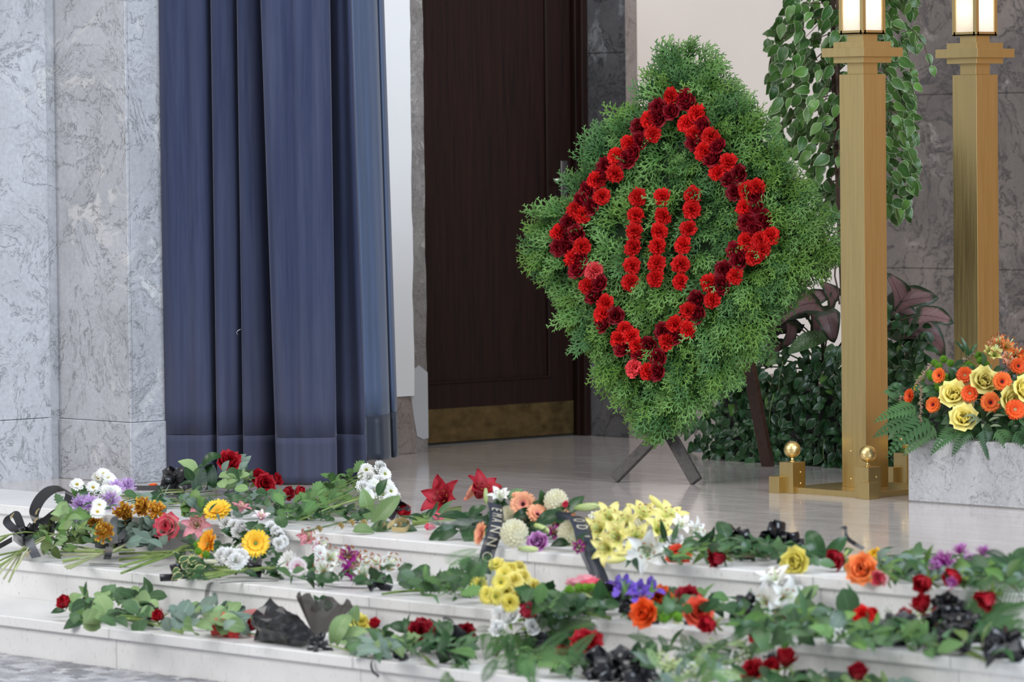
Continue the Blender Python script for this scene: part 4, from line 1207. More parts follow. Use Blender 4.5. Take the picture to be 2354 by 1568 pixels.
def begonia():
    R = random.Random(8)
    root = thing('painted_leaf_begonia', 'begonia with large pinkish brown dark-edged leaves above the ivy', 'plant', on_y(1890, 860, 1.70))
    base = on_y(1890, 850, 1.72)
    # centre x, y, tip direction in the picture (right, up), length, facing (right, up), kind
    spec = [(1838, 705, -.75, -.05, .215, -.2, .9, 'begonia'), (1800, 722, -.9, -.45, .20, -.3, .8, 'begonia'), (1870, 690, .35, .4, .15, .1, .6, 'begonia'), (1908, 674, -.3, .5, .12, .2, .5, 'begonia'), (1908, 748, .2, -.8, .13, -.1, .5, 'begonia'),
            (1790, 752, -.9, -.35, .18, .1, .9, 'begonia'), (1757, 772, -.7, -.6, .12, -.3, .7, 'begonia'), (1884, 738, -.1, -.9, .14, .3, .5, 'begonia'), (1815, 768, -.2, -1.0, .11, .9, .2, 'begonia'),
            (2062, 668, -.2, .6, .15, .2, .6, 'begonia'), (2092, 690, .75, .25, .20, .1, .75, 'begonia'), (2072, 722, .8, .05, .19, 0, .95, 'begonia'), (2145, 728, .8, -.05, .15, .1, .75, 'begonia'), (2125, 768, .9, -.2, .23, .1, .85, 'begonia'), (2085, 752, .7, -.2, .17, .1, .9, 'begonia'),
            (2092, 792, .85, -.35, .20, 0, 1.2, 'dieff'), (1860, 786, -.9, -.25, .17, .1, .8, 'dieff'), (1914, 832, -.35, -.85, .135, .05, .35, 'dieff'), (2062, 835, .4, -.8, .10, 0, .5, 'dieff'), (1700, 850, -.6, -.7, .12, -.2, .8, 'begonia'), (1690, 880, -.5, -.8, .09, -.2, .5, 'begonia'),
            (1780, 800, -.5, -.75, .10, 0, .8, 'begonia'), (1640, 905, -.7, -.6, .07, 0, .6, 'begonia')]
    for i, (x, y, r, u, L, fr, fu, mt) in enumerate(spec):
        p = on_y(x, y, 1.50 + 0.05 * (i % 4)); d = cdir(r, u, 0.35)
        q = p - d * L * 0.45
        leaf(root, q, d, cdir(fr, fu, 0.8), L, 'big' if mt == 'begonia' else 'broad' if i != 17 else 'heart', mt)
        b = MB(); m_ = (q + base) / 2 + Vector((0, 0, 0.05)); b.tube([base, m_, q], [0.004, 0.0035, 0.0025], 5)
        link('petiole', b.mesh('petiole', [LM['stem_dark'] if i % 3 else M['bark']]), root)
begonia()
def ficus():
    R = random.Random(5)
    root = thing('weeping_fig', 'weeping fig with cream-edged leaves in the corner behind lamp post', 'tree', on_y(1950, 870, 1.78))
    Yt = 1.78
    for k, (xs_, wob) in enumerate((((1928, 1924, 1932, 1936, 1945), 6), ((1916, 1914, 1922, 1934, 1948), 8), ((1975, 1968, 1960, 1955, 1950), 5))):
        b = MB(); pts = [on_y(x, y, Yt + 0.01 * k) for x, y in zip(xs_, (-60, 120, 320, 600, 860))]
        b.tube(pts, [0.008, 0.009, 0.010, 0.011, 0.013], 8); link('trunk', b.mesh('trunk', [M['bark']]), root)
    b = MB(); b.tube([on_y(x, y, 1.62) for x, y in ((1934, 520), (1930, 560), (1921, 600), (1919, 635), (1926, 665), (1930, 700))], 0.0035, 6); link('curly_stem', b.mesh('curly_stem', [M['bark']]), root)
    b = MB(); b.tube([on_y(x, y, 1.55) for x, y in ((1868, 628), (1880, 642), (1893, 662), (1902, 690))], [0.001, 0.003, 0.004, 0.004], 6); link('leaf_stalk', b.mesh('leaf_stalk', [LM['dark']]), root)
    pl = [(1822, -40), (1800, 30), (1768, 70), (1762, 130), (1768, 190), (1785, 235), (1776, 280), (1790, 330), (1815, 372), (1845, 395), (1862, 430), (1880, 470), (1905, 525), (1945, 520), (1950, -40)]
    pr = [(2030, -40), (2090, -40), (2112, 20), (2105, 90), (2080, 130), (2088, 180), (2112, 250), (2100, 300), (2108, 360), (2112, 400), (2095, 455), (2085, 512), (2040, 505), (2030, 300)]
    strands = [[(2085, 60), (2105, 75), (2125, 105), (2140, 150)], [(2075, 110), (2090, 135), (2098, 165), (2102, 190)], [(2080, 190), (2095, 230)]]
    gens = [LEAFGEN['ficus'](k) for k in range(3)]
    rest = []; cnt = 0
    tips = []
    for poly, n, sg in ((pl, 470, -1), (pr, 250, 1), ([(1950, -40), (2030, -40), (2030, 500), (1950, 520)], 130, 1)):
        for i, (x, y) in enumerate(sample(poly, n, R)):
            q = R.random()
            p = on_y(x, y, Yt - 0.16 + 0.36 * q)
            d = cdir(sg * R.uniform(0.0, .8) + R.gauss(0, .3), -0.65 + R.gauss(0, .35), R.gauss(.15, .35)); s = R.uniform(0.056, 0.078)
            nr = cdir(R.gauss(0, .6), 0.35 + R.gauss(0, .35), 0.9)
            p = p - d * s * 0.4
            if q < 0.46 and cnt < 280:
                cnt += 1; leaf(root, p, d, nr, s, 'ficus', 'ficus'); tips.append(p)
            else: rest.append((gens[i % 3], place(p, frame(d, nr), s), 0))
    for st in strands:
        P_ = [on_y(x, y, Yt - 0.02) for x, y in st]
        b = MB(); b.tube(P_, 0.0018, 5); link('twig', b.mesh('twig', [M['bark']]), root)
        for k in range(6):
            f = k / 5 * (len(P_) - 1.001); a = int(f); p = P_[a].lerp(P_[a + 1], f - a)
            leaf(root, p, cdir(.35 + R.gauss(0, .3), -.8, .2), cdir(R.gauss(0, .4), .3, 1), 0.05, 'ficus', 'ficus')
    for k in range(46):
        t = R.choice(tips); z = min(t.z + R.uniform(.05, .16), 1.9)
        c = on_y(1935 + R.uniform(-12, 12), 400, Yt); c = Vector((c.x, c.y, z))
        b = MB(); b.tube([c, (c + t) / 2 + Vector((0, 0, 0.03)), t], [0.0028, 0.002, 0.001], 5); link('twig', b.mesh('twig', [M['bark']]), root)
    join_instances('inner_foliage', rest, [LM['ficus']], root)
ficus()

# ---------------------------------------------------------------- arrangement on the marble block
def ribbon_mesh(pts, side, mat, name='ribbon', n=24, par=None):
    """strip along a smooth curve through pts; side: half width vector or list"""
    pts = [Vector(p) for p in pts]; P = []; S_ = []
    m = len(pts)
    sl = side if isinstance(side, list) else [side] * m
    for i in range(n + 1):
        f = i / n * (m - 1); a = min(int(f), m - 2); t = f - a
        p0 = pts[max(0, a - 1)]; p1 = pts[a]; p2 = pts[a + 1]; p3 = pts[min(m - 1, a + 2)]
        P.append(0.5 * ((2 * p1) + (p2 - p0) * t + (2 * p0 - 5 * p1 + 4 * p2 - p3) * t * t + (3 * p1 - p0 - 3 * p2 + p3) * t ** 3))
        S_.append(Vector(sl[a]).lerp(Vector(sl[a + 1]), t))
    b = MB(); b.strip(P, S_)
    return b.mesh(name, [mat])
def smooth_path(pts, n):
    out = []; m = len(pts)
    for i in range(n):
        f = i / (n - 1) * (m - 1); a = min(int(f), m - 2); t = f - a
        p0 = pts[max(0, a - 1)]; p1 = pts[a]; p2 = pts[a + 1]; p3 = pts[min(m - 1, a + 2)]
        out.append(0.5 * ((2 * p1) + (p2 - p0) * t + (2 * p0 - 5 * p1 + 4 * p2 - p3) * t * t + (3 * p1 - p0 - 3 * p2 + p3) * t ** 3))
    return out
def arrangement():
    R = random.Random(31)
    root = thing('flower_arrangement', 'orange gerberas, yellow roses and green buttons on the marble block', 'flower arrangement', (1.95, 0.70, 0.225))
    def Q(px, py, k=0.0):
        t = max(0.0, min(1.0, (1008 - py) / 210.0)); t = t * t
        return on_y(px, py, 0.50 + 0.24 * t + k)
    def H(kind, col, px, py, s=1.0, ctr=None, r=None, u=.35, k=0.0):
        r = ((px - 2240) / 200.0 if r is None else r)
        return link(HNAME[kind], head_mesh(kind, col, ctr), root, place(Q(px, py, k), zrot(cdir(r + R.gauss(0, .12), u, .9), R.uniform(0, 6)), s))
    # foam mound
    b = MB(); c = Vector((1.98, 0.74, 0.225)); rows = []
    for i in range(7):
        a = math.pi / 2 * i / 6; rows.append([c + Vector((0.42 * math.cos(a) * math.cos(2 * math.pi * j / 20), 0.22 * math.cos(a) * math.sin(2 * math.pi * j / 20), 0.19 * math.sin(a))) for j in range(20)])
    b.grid(rows, [[(0, .2)] * 20 for _ in rows], 0, True); inv = WM[root.name].inverted(); b.v = [tuple(inv @ Vector(v)) for v in b.v]
    link('foam_mound', b.mesh('foam_mound', [LM['dark']]), root, WM[root.name])
    for px, py, s in ((2193, 903, 1.18), (2216, 957, 1.18), (2258, 872, 1.2), (2345, 891, 1.2), (2316, 918, 1.15)): H('rose', 'yellow', px, py + 8, s, k=-.05)
    for px, py, c_, ct, s, r in ((2218, 863, 'redorange', 'centre_tan', .50, -.3), (2230, 905, 'redorange', 'centre_tan', .52, -.1), (2277, 926, 'orange', 'centre_dark', .60, 0), (2303, 878, 'orange', 'centre_dark', .58, .1), (2146, 931, 'orange', 'centre_dark', .48, -.6),
                                 (2333, 942, 'redorange', 'centre_tan', .60, .1), (2160, 864, 'orange', 'centre_dark', .46, -.9), (2092, 911, 'redorange', 'centre_dark', .44, -1.6), (2340, 842, 'redorange', 'centre_dark', .5, .2)): H('gerbera', c_, px, py, s * 1.32, ct, r, .25, -.06)
    H('gerbera', 'gold', 2108, 903, .62, 'centre_yellow', -1.4)
    for px, py, c_ in ((2284, 822, 'yellowlily'), (2272, 818, 'yellowlily'), (2297, 800, 'apricot'), (2308, 806, 'apricot'), (2284, 804, 'peach'), (2310, 835, 'peach'), (2330, 828, 'orange'), (2346, 826, 'redorange'), (2318, 848, 'peach'), (2352, 838, 'orange')): H('alstro', c_, px, py, 1.0, u=.7)
    for px, py in ((2149, 835), (2169, 826), (2185, 835), (2158, 842), (2118, 871), (2135, 858), (2140, 868), (2174, 867), (2194, 868), (2154, 894), (2171, 888), (2166, 898), (2143, 911), (2160, 920), (2055, 923), (2056, 942), (2055, 956), (2062, 946), (2249, 817), (2254, 829), (2225, 839), (2233, 845), (2348, 859), (2152, 888), (2176, 880), (2266, 838), (2220, 848)):
        H('button', 'green', px, py, 1.0)
    # small filler: catkin and grey brown spikes
    for x0, y0_, x1, y1_, n in ((2117, 890, 2116, 1024, 34), (2108, 880, 2140, 840, 12), (2240, 812, 2215, 830, 8), (2070, 918, 2095, 905, 8)):
        b = MB()
        for i in range(n):
            t = i / (n - 1); p = Q(x0 + (x1 - x0) * t, y0_ + (y1_ - y0_) * t, -.10) if x1 - x0 < 5 and x1 < 2120 else Q(x0 + (x1 - x0) * t, y0_ + (y1_ - y0_) * t, -.05)
            if x1 < 2120 and x0 > 2110: p = on_y(x0 + (x1 - x0) * t, y0_ + (y1_ - y0_) * t, 0.435)
            for k in range(4):
                b.tube([p, p + rv(.009)], [0.0036, 0.0016], 5)
        link('amaranth_tassel' if n > 20 else 'dried_spike', b.mesh('tassel', [petal_tan]), root)
    # foliage
    for px, py, r, u, L, kd, mt in ((2120, 950, -.95, -.35, .20, 'leatherfern', 'fern'), (2140, 960, -1, -.55, .21, 'leatherfern', 'fern'), (2110, 935, -1, -.15, .17, 'leatherfern', 'fern'), (2150, 975, -.9, -.75, .16, 'leatherfern', 'fern'), (2205, 985, -.8, -.45, .14, 'leatherfern', 'fern'), (2262, 985, 0.1, -1, .11, 'leatherfern', 'dark'),
                                    (2230, 985, -.5, -.5, .12, 'leatherfern', 'dark'), (2290, 985, .4, -.5, .13, 'leatherfern', 'fern'), (2330, 990, .5, -.45, .14, 'leatherfern', 'dark'), (2225, 825, -.2, 1, .085, 'lance', 'dark'), (2215, 812, -.4, 1, .06, 'lance', 'dark'), (2230, 820, .3, 1, .06, 'lance', 'dark')):
        leaf(root, Q(px, py, -.045), cdir(r, u, .4), cdir(0, .7, .6), L, kd, mt)
    for k in range(12):
        px, py = 2262 + R.uniform(-28, 28), 968 + R.uniform(-14, 14); leaf(root, Q(px, py, -.05), cdir((px - 2262) / 25, R.uniform(-.6, .5), .5), cdir(0, .6, .8), 0.045, 'lance', 'vardark')
    for k in range(190):
        px, py = R.uniform(2060, 2354), R.uniform(835, 1000)
        if py < 1000 - (px - 2050) * 1.4 and px < 2160 and py < 880: continue
        leaf(root, Q(px, py, .0), cdir((px - 2240) / 150 + R.gauss(0, .5), R.gauss(0, .6), .5), cdir(R.gauss(0, .4), .7, .7), R.uniform(.04, .065), 'oval', R.choice(('dark', 'dark', 'rose')))
    # the far half of the arrangement, past the frame
    for k in range(46):
        a_ = R.uniform(0, 6.28); p_ = Vector((2.20 + 0.27 * math.cos(a_) * R.uniform(.3, 1), 0.74 + 0.2 * math.sin(a_) * R.uniform(.3, 1), 0)); e_ = 1 - ((p_.x - 1.98) / .46) ** 2 - ((p_.y - .74) / .25) ** 2
        p_.z = 0.24 + 0.20 * math.sqrt(max(0.02, e_)); n_ = Vector((p_.x - 1.98, (p_.y - .74) * 1.5, .35)).normalized()
        kd_, c_, ct_, s_ = R.choice((('rose', 'yellow', None, 1.15), ('gerbera', 'orange', 'centre_dark', .75), ('gerbera', 'redorange', 'centre_tan', .72), ('button', 'green', None, 1.0), ('alstro', 'peach', None, 1.0)))
        if p_.x > 2.06: link(HNAME[kd_], head_mesh(kd_, c_, ct_), root, place(p_, zrot(n_, R.uniform(0, 6)), s_))
        for j in range(3): leaf(root, p_ + rv(.03) - Vector((0, 0, .02)), (n_ + rv(.6)), n_ + UPW, R.uniform(.05, .08), 'oval', R.choice(('dark', 'rose')))
    for px, py in ((2350, 1000),):
        leaf(root, on_y(px, py, .45), cdir(.6, .1, .3), cdir(0, .8, .6), .08, 'broad', 'dark')
petal_tan = petal_mat('tassel_brown', (0.20, 0.135, 0.085), (0.30, 0.22, 0.15), 0.8, 0.1)
arrangement()
# ---------------------------------------------------------------- bouquets and single stems laid on the steps
class BQ:
    def __init__(s, name, label, cat, lv, px, py, group=None, seed=0, cap=0.25):
        s.lv = lv; s.z0 = LEVEL[lv]
        p = A(px, py, lv, 0.0); p.z = s.z0
        if p.y > YMAX[lv] - 0.02: p.y = YMAX[lv] - 0.02
        s.ycap = min(YMAX[lv] - 0.012, p.y + cap)
        s.root = thing(name, label, cat, p, group); s.R = random.Random(hash_(label) + seed)
    def P(s, px, py, h=0.02):
        p = A(px, py, s.lv, h)
        if p.y > s.ycap: p = on_y(px, py, s.ycap)
        if p.z < s.z0 + 0.003: p.z = s.z0 + 0.003
        return p
    def head(s, kind, col, px, py, h=0.03, d=None, sz=1.0, ctr=None, name=None):
        R = s.R; d = d or (R.gauss(0, .35), .55 + R.gauss(0, .2), .85)
        return link(name or HNAME[kind], head_mesh(kind, col, ctr), s.root, place(s.P(px, py, h), zrot(cdir(*d), R.uniform(0, 6.28)), sz * 1.08))
    def heads(s, kind, col, pts, **k):
        for p in pts: s.head(kind, col, p[0], p[1], **k)
    def stem(s, a, b, r=0.0026, mat='stem', ha=0.008, hb=0.02, bend=0.006, p3=None):
        p = s.P(*a, ha); q = s.P(*b, hb) if p3 is None else p3
        m = (p + q) / 2 + Vector((s.R.uniform(-bend, bend), s.R.uniform(-bend, bend), s.R.uniform(0, bend)))
        if m.z < s.z0 + r: m.z = s.z0 + r + .002
        b_ = MB(); b_.tube([p, p.lerp(m, .6), m, q], [r, r * .95, r * .9, r * .8], 6)
        return link('stem', b_.mesh('stem', [LM[mat]]), s.root)
    def bundle(s, tie, tails, heads_, r=0.0027, mat='stem_pale', h=0.02):
        """stems fanning from tail points through a tie point to the heads"""
        n = max(len(tails), len(heads_))
        for i in range(n):
            t = tails[i % len(tails)]; q = heads_[i % len(heads_)]
            j = lambda k: s.R.uniform(-k, k)
            a = s.P(t[0] + j(3), t[1] + j(3), 0.006 + s.R.random() * 0.02); c = s.P(tie[0] + j(6), tie[1] + j(5), h + s.R.random() * 0.012); e = s.P(q[0], q[1], h + .01)
            b_ = MB(); b_.tube([a, a.lerp(c, .5), c, c.lerp(e, .5) + Vector((0, 0, .006)), e], [r, r, r * .9, r * .8, r * .7], 6)
            link('stem', b_.mesh('stem', [LM[mat if i % 3 else 'stem']]), s.root)
    def fol(s, path, w, n, kind='oval', mat='rose', size=(.05, .075), h=(.008, .05), out=1.0, up=.35, along=.6):
        R = s.R
        for i in range(int(n * 1.45)):
            f = R.random() * (len(path) - 1) * 0.9999; a = int(f); t = f - a
            x = path[a][0] + (path[a + 1][0] - path[a][0]) * t; y = path[a][1] + (path[a + 1][1] - path[a][1]) * t
            dx, dy = path[a + 1][0] - path[a][0], path[a + 1][1] - path[a][1]; L = math.hypot(dx, dy) or 1
            o = R.uniform(-1, 1)
            x += -dy / L * w * o + R.uniform(-4, 4); y += dx / L * w * o * 0.9
            p = s.P(x, y, R.uniform(*h)); sz = R.uniform(*size)
            sg = 1 if o < 0 else -1
            d = RH * (dx / L * along * R.uniform(-.2, 1.2) + R.gauss(0, .55) * out) + (-DH) * R.gauss(0.1, .6) * out + UPW * R.uniform(-.25, up * 1.6)
            d.normalize()
            if p.z + d.z * sz < s.z0 + .004: d.z = (s.z0 + .005 - p.z) / sz
            ly = YMAX[s.lv] - 0.01
            if (p + d * sz).y > ly: d.y = -abs(d.y)
            nr = UPW * R.uniform(.5, 1.2) - DH * R.uniform(.2, 1.1) + RH * R.gauss(0, .5)
            leaf(s.root, p, d, nr, sz, kind if isinstance(kind, str) else R.choice(kind), mat if isinstance(mat, str) else R.choice(mat))
    def lf(s, px, py, r, u, L, kind='oval', mat='rose', h=.02, t=.2, face=(0, .8, .7)):
        return leaf(s.root, s.P(px, py, h), cdir(r, u, t), cdir(*face), L, kind, mat)
    def ribbon(s, pts, hw, mat, name='ribbon', side=None, n=20):
        """pts: (px, py, h) along the ribbon; hw: half width; side: direction of the width"""
        P_ = [s.P(x, y, h) for x, y, h in pts]
        sd = cdir(*(side or (0, 1, .3))) * hw
        return link(name, ribbon_mesh(P_, sd, M[mat], name, n), s.root)
    def bow(s, px, py, size=.05, n=6, mat='black', h=.03, hw=.014, tails=2, name='ribbon_bow', up=.5):
        R = s.R; c = s.P(px, py, h); b = MB()
        for i in range(n):
            a = 2 * math.pi * (i + R.uniform(-.3, .3)) / n
            d = (RH * math.cos(a) + UPW * (math.sin(a) * .75 + up * .5) - DH * R.uniform(-.1, .8)).normalized()
            L = size * R.uniform(.7, 1.15)
            w = d.cross(rv(1)).normalized(); e = d.cross(w)
            pts = [c, c + d * L * .5 + e * L * .28, c + d * L + e * L * .10, c + d * L * 1.02 - e * L * .08, c + d * L * .5 - e * L * .22, c]
            pts = [Vector((q.x, q.y, max(q.z, s.z0 + .006))) for q in pts]
            m = 14; P_ = []
            for k in range(m + 1):
                f = k / m * (len(pts) - 1); k0 = min(int(f), len(pts) - 2); t = f - k0
                p0 = pts[max(0, k0 - 1)]; p1 = pts[k0]; p2 = pts[k0 + 1]; p3 = pts[min(len(pts) - 1, k0 + 2)]
                P_.append(0.5 * ((2 * p1) + (p2 - p0) * t + (2 * p0 - 5 * p1 + 4 * p2 - p3) * t * t + (3 * p1 - p0 - 3 * p2 + p3) * t ** 3))
            b.strip(P_, w * hw * 1.25)
        for i in range(tails):
            d = (RH * R.uniform(-1, 1) - DH * R.uniform(0, 1)).normalized()
            P_ = [c, c + d * size * .6 + UPW * .004, c + d * size * 1.5]; P_ = [Vector((q.x, q.y, max(q.z - .02 * k, s.z0 + .005))) for k, q in enumerate(P_)]
            b.strip(P_, (UPW * .7 + rv(.5)).normalized() * hw)
        b.lathe([(0, .012), (.010, .008), (.013, 0), (.010, -.008), (0, -.012)], 10, 0, Matrix.Translation(c))
        o = link(name, b.mesh(name, [M[mat]]), s.root)
        md = o.modifiers.new('thickness', 'SOLIDIFY'); md.thickness = .0008
        return o
def hash_(t):
    v = 0
    for ch in t: v = (v * 131 + ord(ch)) % 1000003
    return v
def single(label, lv, px, py, col, tail, d=(-.6, .2, .75), kind='bud', sz=1.0, h=.028, nl=4, mat='rose', name='cut_rose', group='single roses laid on the steps', lsize=(.045, .07), smat='stem_dark', cat='rose', hs=None):
    """one flower: head, stem and leaves"""
    q = BQ(name, label, cat, lv, px, py + 12, group, 0, 0.5)
    hd_ = q.head(kind, col, px, py, h, d, sz)
    c = q.P(px, py, h); dd = cdir(*d)
    e = q.P(tail[0], tail[1], .012)
    b = MB(); a = c - dd * .010 * sz; m1 = c - dd * .05 * sz
    if m1.z < q.z0 + .006: m1.z = q.z0 + .006
    b.tube([a, m1, m1.lerp(e, .5) + Vector((0, 0, .006)), e], [.0032, .0028, .0027, .0028], 6)
    link('stem', b.mesh('stem', [LM[smat]]), q.root)
    if nl: q.fol([(px + (tail[0] - px) * .25, py + (tail[1] - py) * .25), tail], 16, nl, 'oval', mat, lsize, (.008, .045))
    return q

# ---- platform, left of the curtain
a = BQ('mixed_bouquet', 'bouquet of lilac spider mums and white daisies under a big black bow', 'bouquet', 0, 190, 1180)
a.heads('daisy', 'white', [(177, 1115), (226, 1100), (238, 1091), (250, 1101), (258, 1112), (214, 1122), (246, 1130), (263, 1131), (228, 1163), (224, 1178)], h=.085, d=(.1, .5, .6), sz=.95)
a.heads('daisy', 'white', [(247, 1118), (252, 1136), (242, 1105)], h=.08, d=(.6, .3, .8), sz=.9)
a.heads('spider', 'lilac', [(292, 1118), (266, 1124)], h=.075, d=(.3, .8, .6), sz=.85)
a.heads('spider', 'lilac', [(185, 1161), (209, 1161), (255, 1153)], h=.06, d=(-.1, .5, .8), sz=.95)
a.heads('spider', 'lilac', [(180, 1185)], h=.04, d=(-.3, .3, .8), sz=.75)
a.fol([(160, 1190), (240, 1140)], 30, 34, ('lance', 'mum'), ('mum', 'dark', 'rose'), (.04, .06), (.01, .06), up=.7)
for i, (x, y) in enumerate([(226, 1100), (238, 1091), (258, 1112), (292, 1118), (263, 1131), (246, 1130)]): a.stem((150 + i * 8, 1215), (x, y + 8), .0018, 'stem', .02, .08)
a.fol([(135, 1195), (165, 1180)], 26, 14, 'oval', ('pale', 'fresh'), (.045, .06), (.02, .08), up=.6)
q = BQ('tied_bouquet', 'bouquet lying at the step corner with long stems and looped black ribbon', 'bouquet', 1, 70, 1290)
q.bundle((60, 1258), [(-20, 1300), (-10, 1315), (8, 1328), (-30, 1285), (18, 1335), (-5, 1322), (-18, 1308), (28, 1322)], [(120, 1235), (140, 1225), (150, 1240)], .0034, 'stem_pale', .03)
q.bundle((20, 1228), [(-30, 1255), (-25, 1262), (-30, 1240)], [(90, 1225)], .003, 'stem', .05)
q.fol([(90, 1260), (170, 1215)], 34, 36, 'oval', ('pale', 'fresh', 'rose', 'bronzeleaf'), (.045, .065), (.01, .07), up=.5)
q.ribbon([(85, 1205, .06), (78, 1180, .10), (92, 1148, .14), (118, 1126, .165), (148, 1124, .165), (161, 1140, .15), (150, 1165, .12), (118, 1190, .09), (92, 1212, .06)], .021, 'black', 'ribbon_loop', (.8, -.45, .35), 34)
q.ribbon([(52, 1222, .05), (38, 1185, .09), (22, 1182, .10), (15, 1198, .09), (32, 1216, .07), (52, 1224, .05)], .018, 'black', 'ribbon_loop', (.75, .5, .4), 26)
q.ribbon([(75, 1210, .055), (98, 1198, .065), (122, 1198, .06), (126, 1212, .045), (100, 1222, .04), (78, 1216, .05)], .014, 'black', 'ribbon_loop', (0, .9, .5), 22)
q.ribbon([(30, 1232, .05), (52, 1246, .05), (75, 1238, .05)], .018, 'black', 'ribbon_wrap', (0, 1, .3))
q.ribbon([(66, 1238, .055), (72, 1258, .045), (84, 1282, .02)], .017, 'black', 'ribbon_tail', (1, .2, .2))
q.ribbon([(28, 1240, .045), (10, 1250, .03), (-12, 1262, .015)], .010, 'black', 'ribbon_tail', (0, 1, .3))
q.bow(66, 1228, .045, 5, 'black', .055, .014, 0)
for x, y in ((83, 1182), (80, 1202), (26, 1192), (62, 1280)): 
    b_ = MB(); p_ = q.P(x, y, .10 if y < 1210 else .03) - DH * .012; b_.strip([p_, p_ + cdir(.3, .9, 0) * .012, p_ + cdir(.5, .8, 0) * .024], RH * .003); link('gold_print', b_.mesh('gold_print', [M['gold_print']]), q.root)
q = BQ('mum_bouquet', 'bouquet of bronze mums with bare cut stems tied by a black band', 'bouquet', 1, 250, 1285)
q.bundle((245, 1268), [(142, 1252), (148, 1268), (140, 1278), (146, 1288), (150, 1300), (156, 1308), (140, 1262), (145, 1295), (160, 1305), (138, 1270)], [(300, 1245), (320, 1250), (330, 1240), (310, 1265), (290, 1235)], .0036, 'stem_pale', .025)
q.heads('bronze', 'bronze', [(214, 1199), (283, 1176), (329, 1166), (241, 1226), (360, 1176)], h=.09, d=(-.15, .55, .8), sz=1.0)
q.heads('bronze', 'bronze', [(222, 1208), (290, 1186), (234, 1216), (322, 1172)], h=.085, d=(.4, .3, .8), sz=.7)
q.fol([(175, 1225), (240, 1235)], 18, 20, 'round', ('fresh', 'rose', 'pale'), (.035, .05), (.03, .08))
q.fol([(285, 1225), (385, 1225)], 26, 46, 'round', 'euca', (.04, .065), (.02, .09))
q.ribbon([(262, 1250, .06), (260, 1210, .10), (268, 1188, .12), (292, 1190, .12), (290, 1215, .09), (268, 1248, .06)], .019, 'black', 'ribbon_loop', (.7, .1, .6), 26)
q.ribbon([(265, 1252, .05), (285, 1245, .06), (298, 1236, .06), (296, 1252, .045), (270, 1258, .045)], .013, 'black', 'ribbon_loop', (.2, .9, .4), 20)
q.ribbon([(252, 1248, .045), (250, 1268, .045), (246, 1286, .02)], .013, 'black', 'ribbon_band', (1, 0, .2))
q.ribbon([(250, 1254, .05), (232, 1256, .045), (218, 1253, .045)], .009, 'black', 'ribbon_tail', (0, 1, .4))
q.ribbon([(205, 1296, .006), (250, 1298, .006), (295, 1300, .006)], .016, 'black', 'paper_tail', (.2, .2, 1))
a = BQ('rose_bouquet', 'bouquet of dark red roses and a folded glossy leaf against the curtain', 'bouquet', 0, 470, 1130)
a.bundle((330, 1140), [(268, 1141), (272, 1146), (280, 1150), (275, 1138)], [(420, 1125), (450, 1130)], .003, 'stem_pale', .02)
a.head('rose', 'red', 525, 1068, .10, (.15, .5, .8), 1.0); a.head('bud', 'red', 588, 1105, .05, (.3, .4, .8), .95); a.head('rose', 'red', 606, 1115, .05, (.3, .3, .85), .85); a.head('bud', 'red', 625, 1106, .045, (.8, .3, .5), .75)
a.head('bud', 'wine', 648, 1138, .03, (.8, .2, .4), .85); a.head('bud', 'red', 678, 1132, .03, (.9, .2, .3), .7)
a.fol([(440, 1115), (540, 1095), (560, 1110)], 26, 44, ('oval', 'round'), ('rose', 'pale', 'euca'), (.045, .065), (.02, .09), up=.6)
a.fol([(520, 1130), (620, 1140)], 20, 26, ('oval', 'lance'), ('euca', 'rose'), (.04, .06), (.01, .05))
a.ribbon([(455, 1130, .05), (450, 1100, .09), (462, 1074, .12), (480, 1072, .12), (488, 1095, .10), (484, 1122, .06), (462, 1130, .04)], .030, 'black', 'leaf', (.6, .2, .7), 30).data.materials[0] = LM['dark']
a.lf(455, 1085, -.55, .5, .085, 'oval', 'pale', .10); a.lf(470, 1070, .6, .65, .09, 'broad', 'dark', .10); a.lf(450, 1112, -.9, .2, .07, 'lance', 'dark', .06)
a.fol([(300, 1152), (440, 1152)], 14, 26, ('lance', 'round', 'blade'), ('euca', 'rose', 'dark'), (.045, .065), (.01, .05))
a.fol([(440, 1168), (560, 1168), (650, 1172)], 18, 46, ('round', 'oval', 'lance'), ('euca', 'rose', 'dark', 'rose'), (.045, .07), (.008, .05))
for i in range(6): a.stem((285 + i * 8, 1150 + i * 3), (470 + i * 20, 1120 + i * 9), .0022, 'stem_dark' if i % 2 else 'stem', .01, .03)
a.bow(405, 1110, .062, 8, 'black', .05, .017, 1)
a.ribbon([(392, 1120, .04), (355, 1122, .03), (308, 1122, .02)], .010, 'black', 'ribbon_tail', (0, 1, .4))
a.head('gerbera', 'orange', 352, 1118, .03, (-.1, .9, .3), .35, 'centre_dark')
for x, y in ((548, 1065), (560, 1072), (512, 1085), (553, 1082)): a.lf(x, y, .4, .8, .05, 'oval', 'euca', .09)
a = BQ('daisy_bouquet', 'bouquet of white daisy mums with long leafy stems beside the curtain', 'bouquet', 0, 760, 1165)
wd_ = [(842, 1081), (873, 1076), (884, 1090), (850, 1099), (860, 1117), (872, 1108), (898, 1130), (832, 1122), (844, 1138), (896, 1152), (890, 1118), (868, 1090), (838, 1092), (855, 1130), (880, 1140), (903, 1141), (884, 1104)]
for i, p in enumerate(wd_): a.head('double' if i % 2 else 'daisy', 'white', p[0], p[1], .10 - .002 * i, (.3 + a.R.gauss(0, .3), .45, .8), .78 if i % 2 else .95, 'centre_green')
for i, p in enumerate(wd_[::1]): a.stem((640 + i * 6, 1196 - (i % 4) * 4), (p[0] - 6, p[1] + 4), .0019, 'stem', .01, .085)
